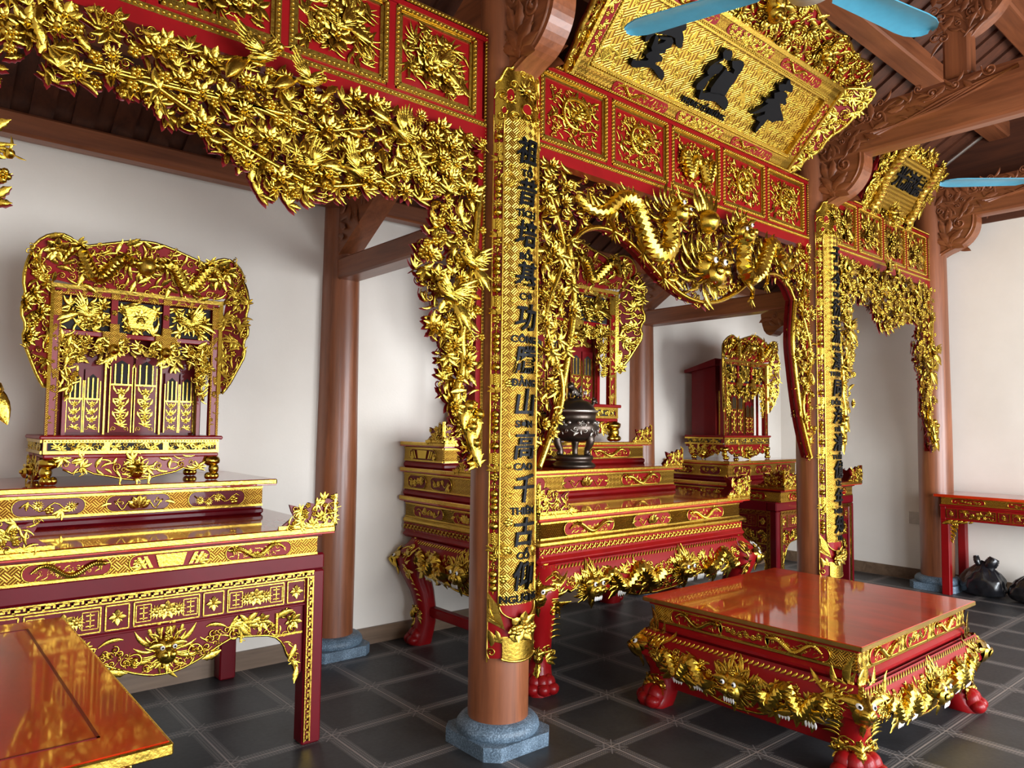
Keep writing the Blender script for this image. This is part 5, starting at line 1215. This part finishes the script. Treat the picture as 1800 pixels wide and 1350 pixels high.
    for u in (-.13, .13): f.box(u-.022, .935, u+.022, .964, 0, .0085); f.box(u-.055, .738, u+.055, .768, -.008, .01); f.box(u-.022, .7, u+.022, .81, -.007, .0115); f.put(PLUM, u, .87, .035, 0, -.006, .8)
    b.build('gilt_fretwork', WEAVEB if sx < 1.2 else GOLDF, t)
    # upper lattice: three carved openings over three fringes
    for k, (a, c) in enumerate(((-.375,-.15),(-.11,.11),(.15,.375))):
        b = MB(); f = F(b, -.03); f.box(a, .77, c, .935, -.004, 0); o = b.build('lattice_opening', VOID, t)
        b = MB(); f = F(b, -.028)
        fill(f, [(a+.01,.78),(c-.01,.78),(c-.01,.925),(a+.01,.925)], .042, [(SPRAY, 2, .05, .07), (FLOWER, 2, .05, .07), (FLAME, 2, .05, .07), (SPIRAL, 1, .04, .05)], seed+20+k, (0, .012), 1.)
        if k == 1: f.poly([(-.05,.8),(.05,.8),(.08,.9),(0,.925),(-.08,.9)], .0, .02); f.put(FLOWER, 0, .86, .07, 0, .02, .6)
        else: f.put(BIRD, (a+c)/2, .85, .15, 0, .012, .9, 1 if k else -1)
        b.build('gilt_relief', GOLD, o)
    b = MB(); f = F(b, -.02); g = F(b, .0)
    for a, c in ((-.375,-.15),(-.11,.11),(.15,.375)):
        f.tube([(a+(c-a)*i/9, .725-.03*abs(sin(i*1.2)), .0) for i in range(10)], .005, 5)
        fill(f, [(a,.66),(c,.66),(c,.74),(a,.74)], .036, [(FLOWER, 2, .04, .055), (LEAFC, 2, .04, .06), (SPIRAL, 2, .03, .045), (SPRAY, 1, .05, .06)], seed+30, (0, .01), 1.)
    for u in (-.13, .13):
        for q in range(6): g.put(LEAF, u, .655+.012*q, .07, pi+(q-2.5)*.32, .0, 1.2)
        g.put(DOME, u, .68, .06, 0, .01, 1.1); g.put(SPRAY, u, .69, .07, 0, 0, 1)
    b.build('hanging_fringe', GOLD, t)
    for s in (-1, 1):
        b = MB(); f = F(b, -.01)
        P = [(s*.375,.74),(s*.24,.74),(s*.26,.66),(s*.3,.6),(s*.28,.54),(s*.31,.47),(s*.33,.42),(s*.365,.46),(s*.375,.6)]
        fill(f, P, .024, [(SPIRAL, 2, .03, .045), (LEAFS, 3, .035, .06), (PLUM, 2, .03, .042), (FLAME, 2, .035, .06), (FLOWER, 1, .04, .05)], seed+41+s, (-.005, .014), 1.1)
        f.tube([(s*.35, .73, 0), (s*.32, .66, 0), (s*.35, .58, 0), (s*.33, .5, 0), (s*.345, .43, 0)], .008, 6); b.build('carved_drop', GOLD, t)
    # doors with barred windows
    for nm, c, hw, zt in (('door', -.062, .055, .66), ('door', .062, .055, .66), ('door', -.282, .037, .58), ('door', -.2, .037, .58), ('door', .2, .037, .58), ('door', .282, .037, .58)):
        b = MB(); f = F(b, -.118); f.box(c-hw, .255, c+hw, zt, 0, .012); o = b.build(nm, REDD, t)
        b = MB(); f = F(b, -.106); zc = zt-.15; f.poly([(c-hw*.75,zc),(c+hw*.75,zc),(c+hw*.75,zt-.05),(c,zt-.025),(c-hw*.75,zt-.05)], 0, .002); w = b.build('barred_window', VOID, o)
        b = MB(); f = F(b, -.104)
        n = 3
        for i in range(n): u = c-hw*.6+hw*1.2*i/(n-1); f.box(u-.003, zc, u+.003, zt-.045, 0, .006)
        b.build('window_bars', GOLDF, w)
        b = MB(); f = F(b, -.106)
        for s in (-1, 1): f.box(c+s*hw-.002, .255, c+s*hw+.002, zt-.06, 0, .004)
        f.box(c-hw, zc-.008, c+hw, zc, 0, .004)
        for q in range(3): v = .3+(zc-.31)*(q+.5)/3; f.put(FLOWER, c, v, hw*.75, 0, 0, .7); f.put(SPRAY, c, v-.045, hw*.8, (q-1)*.4, 0, .7); f.put(LEAFC, c-hw*.4, v, hw*.7, .8, 0, .7); f.put(LEAFC, c+hw*.4, v, hw*.7, -.8, 0, .7, -1)
        for s in (-1, 1): f.put(SPIRAL, c+s*hw*.55, .275, hw*.5, 0, 0, .8, s)
        b.build('gilt_relief', GOLD, o)
    b = MB(); f = F(b, -.118); fill(f, [(-.34,.6),(.34,.6),(.34,.68),(-.34,.68)], .05, [(SPRAY, 2, .05, .06), (LEAFS, 2, .05, .06), (PLUM, 1, .03, .04)], seed+51, (.0, .004), .8)
    for u in (-.14, .14, -.33, .33): f.box(u-.004, .245, u+.004, .68, 0, .012)
    b.build('door_surround', GOLDF, t)
    # --- flaring crown and side wings
    Vc = A(0, -.36*sz, .93*sz); Nc = A(0, -.93, -.36); Oc = A(xc, yf-.005, zb+.975*sz)
    P = smooth_poly([(-.43,0),(.43,0),(.53,.14),(.51,.2),(.45,.25),(.38,.255),(.32,.205),(.2,.24),(.1,.27),(0,.285),(-.1,.27),(-.2,.24),(-.32,.205),(-.38,.255),(-.45,.25),(-.51,.2),(-.53,.14)], 1, True)
    b = MB(); Fr(Oc, (sx,0,0), Vc, Nc, b).poly(P, -.014, 0); o = b.build('crown_board', RED, t)
    b = MB(); f = Fr(Oc, (sx,0,0), Vc, Nc, b)
    fill(f, P, .042, [(FLAME, 3, .05, .08), (SPIRAL, 3, .035, .05), (LEAFS, 3, .05, .08), (CLOUD, 2, .05, .07)], seed+61, (0, .01), 1.)
    for d in (-1, 1): mini_dragon(f, d*.24, .13, .3, .15, -d, .012, 0, .9); f.put(FLOWER, d*.42, .18, .1, 0, .01, 1)
    f.put(MANE, 0, .15, .09, 0, .012, .8); b.build('gilt_relief', GOLD, o)
    b = MB(); f = Fr(Oc, (sx,0,0), Vc, Nc, b); f.put(mk_dome(16, .5, .45), 0, .155, .1, 0, .015, 1); b.build('gold_boss', GOLDF, o)
    b = MB(); f = Fr(Oc, (sx,0,0), Vc, Nc, b); f.tube([(p[0], p[1], .0) for p in P[3:-2]], .008, 6); f.box(-.43, -.004, .43, .016, 0, .014)
    for s in (-1, 1): f.tube([(s*.43, 0, .006), (s*.525, .155, .006)], .01, 6)
    b.build('crown_rim', GOLDF, t)
    for s in (-1, 1):
        Us = A(s*.86*sx, -.5*sx, 0); Ns = A(-s*.5, -.86, 0); Os = A(xc+s*.428*sx, yf-.004, zb)
        P = smooth_poly([(0,.98),(.1,1.12),(.13,1.08),(.15,.98),(.13,.9),(.155,.82),(.12,.76),(.14,.7),(.09,.6),(.05,.52),(0,.46)], 1, True)
        b = MB(); f = Fr(Os, Us, (0,0,sz), Ns, b); f.poly([p for p in P if 1], -.012, 0); o = b.build('side_wing', REDD, t)
        b = MB(); f = Fr(Os, Us, (0,0,sz), Ns, b)
        fill(f, P, .04, [(SPIRAL, 2, .035, .05), (FLAME, 3, .05, .07), (SPRAY, 2, .05, .06), (FLOWER, 1, .05, .07), (PLUM, 2, .04, .05)], seed+71+s, (0, .012), 1.)
        f.tube([(p[0], p[1], 0) for p in P[1:-2]], .009, 6); f.box(-.012, .47, .008, .99, -.004, .012); b.build('gilt_relief', GOLD, o)
    return t
shrine(-1.465, 1.2, 1.29, .96, 1.0, .46, 'gilded shrine with barred doors and flaring crown, on the left altar', 100)
shrine(1.68, 1.36, 1.48, 1.75, 1.34, .44, 'largest gilded shrine, half hidden behind the bronze incense burner', 200)
shrine(4.33, 1.26, 1.29, .96, 1.03, .46, 'small gilded shrine with a plain red side, on the far right altar', 300)

# ------------------------------------------------------------------ incense burner
def burner(x, y, z):
    t = thing('incense_burner', 'dark bronze incense burner with lion lid standing on the central altar', 'incense burner', (x, y, z))
    k = 1.0; L = lambda pr: [(r*k, z+v*k) for r, v in pr]
    b = MB(); lathe(b, L([(.155,0),(.17,.012),(.165,.03),(.14,.045),(.135,.055),(.15,.065),(.15,.09),(.14,.1),(.02,.1)]), x, y, 32)
    b.build('stand', BRONZE, t)
    b = MB(); lathe(b, L([(.02,.2),(.1,.205),(.16,.235),(.19,.28),(.195,.32),(.18,.36),(.165,.375),(.168,.40),(.172,.42),(.185,.43),(.187,.447),(.17,.45),(.02,.45)]), x, y, 40); o = b.build('bowl', BRONZE, t)
    b = MB()
    for q in range(8):
        a = q*pi/4+.2; f = Fr((x, y, z), (-sin(a), cos(a), 0), (0,0,1), (cos(a), sin(a), 0), b)
        f.put(SPIRAL, -.03, .3, .055, a, .188, .8); f.put(FLAME, .02, .26, .07, .5, .184, .8); f.put(CLOUD, .03, .33, .06, 0, .186, .8); f.put(LEAFC, -.04, .25, .07, -.6, .178, .8); f.put(SPIRAL, .05, .29, .05, 2, .182, .8); f.put(BEAD, 0, .35, .03, 0, .184); f.put(BEAD, .07, .35, .03, 0, .172)
    b.build('raised_ornament', BRONZEL, o)
    b = MB(); lathe(b, L([(.187,.43),(.19,.436),(.19,.442),(.187,.448)]), x, y, 40); b.build('highlight_rim', BRONZEL, o)
    b = MB(); lathe(b, L([(.165,.45),(.16,.462),(.14,.485),(.12,.51),(.075,.525),(.06,.53),(.058,.54),(.0,.542)]), x, y, 32)
    for q in range(8):
        a = q*pi/4; f = Fr((x, y, z), (-sin(a), cos(a), 0), (0,0,1), (cos(a)*.8, sin(a)*.8, .6), b); f.put(SPIRAL, 0, .49, .045, 0, .145, .8, 1, 1)
    o = b.build('lid', [BRONZE, BRONZEL], t)
    b = MB(); c = (x, y, z+.56)                                # lion finial
    tube(b, [(x+.045,y,z+.57),(x+.02,y,z+.585),(x-.015,y,z+.6),(x-.035,y,z+.62)], [.022,.028,.03,.024], 8)
    ball(b, (x-.045, y-.005, z+.635), .028, 0, 10, 8, (1.1, 1, 1), .1); ball(b, (x-.066, y-.01, z+.628), .016, 0, 8, 6)
    for e in (-1, 1):
        ball(b, (x-.04, y+e*.02, z+.655), .009, 0, 6, 5)
        tube(b, [(x-.03,y+e*.016,z+.6),(x-.042,y+e*.02,z+.57),(x-.045,y+e*.02,z+.545)], [.014,.011,.012], 6); tube(b, [(x+.04,y+e*.016,z+.575),(x+.05,y+e*.022,z+.558),(x+.04,y+e*.022,z+.543)], [.016,.012,.012], 6)
    tube(b, [(x+.055,y,z+.57),(x+.07,y,z+.595),(x+.06,y,z+.62),(x+.075,y,z+.64)], [.01,.012,.014,.004], 6); b.build('lion_finial', BRONZE, o)
    for s in (-1, 1):
        b = MB(); P = [(x+s*.17,y,z+.29),(x+s*.205,y,z+.31),(x+s*.215,y,z+.36),(x+s*.195,y,z+.41),(x+s*.19,y,z+.45),(x+s*.2,y,z+.49),(x+s*.225,y,z+.52)]
        tube(b, smooth_poly(P, 2), .014, 8); ball(b, (x+s*.225, y, z+.525), .022, 0, 10, 7, (1.2, .8, 1), .12); ball(b, (x+s*.25, y, z+.515), .012, 0, 8, 6); ball(b, (x+s*.215, y, z+.548), .01, 0, 6, 5); ball(b, (x+s*.2, y, z+.43), .024, 0, 10, 7, (1, .6, 1)); b.build('dragon_handle', BRONZE, t)
    for q in range(3):
        a = -pi/2 + .2 + q*2*pi/3; b = MB(); e = lambda r, v: (x+r*cos(a), y+r*sin(a), z+v)
        tube(b, smooth_poly([e(.13,.27), e(.15,.22), e(.14,.18), e(.115,.14), e(.12,.1)], 1), [.036,.036,.03,.022,.026], 9)
        ball(b, e(.16,.215), .022, 0, 8, 6, (1, 1, 1), .15); ball(b, e(.135,.112), .016, 0, 8, 6); b.build('leg', BRONZE, t)
burner(1.63, 1.085, 1.287)

# ------------------------------------------------------------------ ceiling fans
def fan(x, y, z, angs, label, pitch=.22):
    t = thing('ceiling_fan', label, 'ceiling fan', (x, y, z), 'blue ceiling fans')
    b = MB(); lathe(b, [(.02,z-.1),(.075,z-.09),(.1,z-.05),(.105,z+.0),(.09,z+.05),(.05,z+.08),(.03,z+.1)], x, y, 28); b.build('motor_housing', BLUED, t)
    b = MB(); zt = zroof(y)-.2; tube(b, [(x,y,z+.08),(x,y,zt)], .014, 10); lathe(b, [(.06,zt-.08),(.05,zt-.02),(.02,zt+.02)], x, y, 20); b.build('downrod', BLUED, t)
    for a in angs:
        b = MB(); c, s = cos(a), sin(a); V = []
        for r, w in ((.1,.03),(.17,.035),(.2,.062),(.35,.066),(.5,.07),(.6,.074),(.66,.07),(.7,.055),(.722,.035),(.73,.01)):
            for q in (-1, -.5, 0, .5, 1):
                n = q*w; V.append((x+r*c-n*s, y+r*s+n*c, z-.02 + n*pitch + .012*(1-q*q)*(r > .18) - .012*r))
        V = np.array(V); G = gridq(10, 5); m = len(V); V2 = V - A(0, 0, .006)
        b.add(np.concatenate([V, V2]), [G, G[:, ::-1]+m], 0, True)
        rim = [i*5 for i in range(10)] + [45+i for i in range(1, 5)] + [i*5+4 for i in range(8, -1, -1)] + [3, 2, 1, 0]
        b.add(np.concatenate([V, V2]), [[(p, q, q+m, p+m) for p, q in zip(rim, rim[1:])]], 0, False)
        b.build('blade', BLUE, t)
fan(.08, -1.67, 3.3, [radians(109), radians(-12), radians(229)], 'blue ceiling fan whose blades cross the top of the big gold plaque', -.04)
fan(3.46, -1.61, 3.32, [radians(137), radians(17), radians(257)], 'farther blue ceiling fan, one thin blade pointing at the small gold plaque', .05)

# ------------------------------------------------------------------ rubbish bags under the wall table
def bag(x, y, h, w, seed, label, ears):
    t = thing('rubbish_bag', label, 'bag', (x, y, 0), 'black plastic bags under the table'); rnd = random.Random(seed)
    b = MB(); V = []; n, s = 26, 44; ph = [rnd.uniform(0, 6.28) for _ in range(12)]
    for i in range(n):
        q = i/(n-1); prof = float(np.interp(q, [0, .06, .25, .5, .72, .88, .96, 1], [.5, .86, 1, .96, .74, .42, .2, .12]))
        for j in range(s):
            a = 2*pi*j/s
            k = 1 + .06*sin(3*a+ph[0]+4*q) + .05*sin(5*a+ph[1]-6*q) + .03*sin(11*a+ph[2]+9*q) + .05*q*sin(9*a+ph[3]) + .025*sin(17*a+ph[4]-14*q)
            V.append((x + w*prof*k*cos(a)*.62, y + w*prof*k*sin(a), max(0.004, h*q*(1+.04*sin(2*a+ph[5])*q))))
    b.add(V, [gridq(n, s, True)], 0, True); b.add(V[:s], [[tuple(range(s))[::-1]]], 0, False)
    b.build('sack', BAG, t)
    for dy, hh, ww in ears:
        b = MB(); P = [(x, y+dy*.4, h*.86), (x-.01, y+dy*.8, h*(.86+.5*hh)), (x, y+dy, h*(.86+hh))]
        tube(b, smooth_poly(P, 2), [ww*(1-.5*abs(q-.5)) for q in np.linspace(0, 1, len(smooth_poly(P, 2)))], 9, 0, .12); b.build('tied_ear', BAG, t)
bag(5.8, -.42, .33, .2, 3, 'taller black plastic bag with two upright ears under the wall table', [(.06, .3, .03), (-.1, .28, .055)])
bag(5.78, -.84, .29, .19, 8, 'lower black plastic bag under the wall table, cut by the picture edge', [(.05, .1, .03), (-.06, .1, .03)])
# ------------------------------------------------------------------ camera
cam = bpy.data.cameras.new('camera'); co = bpy.data.objects.new('camera', cam); COL.objects.link(co); SC.camera = co
cam.sensor_fit = 'HORIZONTAL'; cam.sensor_width = 36.0; cam.lens = 36.0*1288.6/1800; cam.clip_start = .02; cam.clip_end = 100
yaw, pitch, roll = radians(40.303), radians(3.3275), radians(.6782)
fw = Vector((sin(yaw)*cos(pitch), cos(yaw)*cos(pitch), sin(pitch))); rt = Vector((cos(yaw), -sin(yaw), 0)); up = rt.cross(fw)
r2 = rt*cos(roll) + up*sin(roll); u2 = up*cos(roll) - rt*sin(roll)
co.matrix_world = Matrix(((r2.x, u2.x, -fw.x, -2.45), (r2.y, u2.y, -fw.y, -2.97), (r2.z, u2.z, -fw.z, 1.6), (0, 0, 0, 1)))

# ------------------------------------------------------------------ light: daylight through the three open doorways
w = bpy.data.worlds.new('daylight'); SC.world = w; w.use_nodes = True
bg = w.node_tree.nodes['Background']; bg.inputs[0].default_value = (.72, .84, 1, 1); bg.inputs[1].default_value = 3.0
for k, (o0, o1) in enumerate(OPEN):
    l = bpy.data.lights.new('doorway_daylight', 'AREA'); l.shape = 'RECTANGLE'; l.size = o1-o0; l.size_y = 2.7; l.energy = (70, 135, 145)[k]*(o1-o0); l.color = (.92, .96, 1)
    o = bpy.data.objects.new('doorway_daylight', l); COL.objects.link(o); o.location = ((o0+o1)/2, YF-.2, 1.45); o.rotation_euler = (radians(90), 0, 0)
vs = SC.view_settings
SC.display_settings.display_device = 'sRGB'
vs.view_transform = 'Standard'; vs.look = 'None'; vs.gamma = 1; vs.use_curve_mapping = False; vs.exposure = 0.08
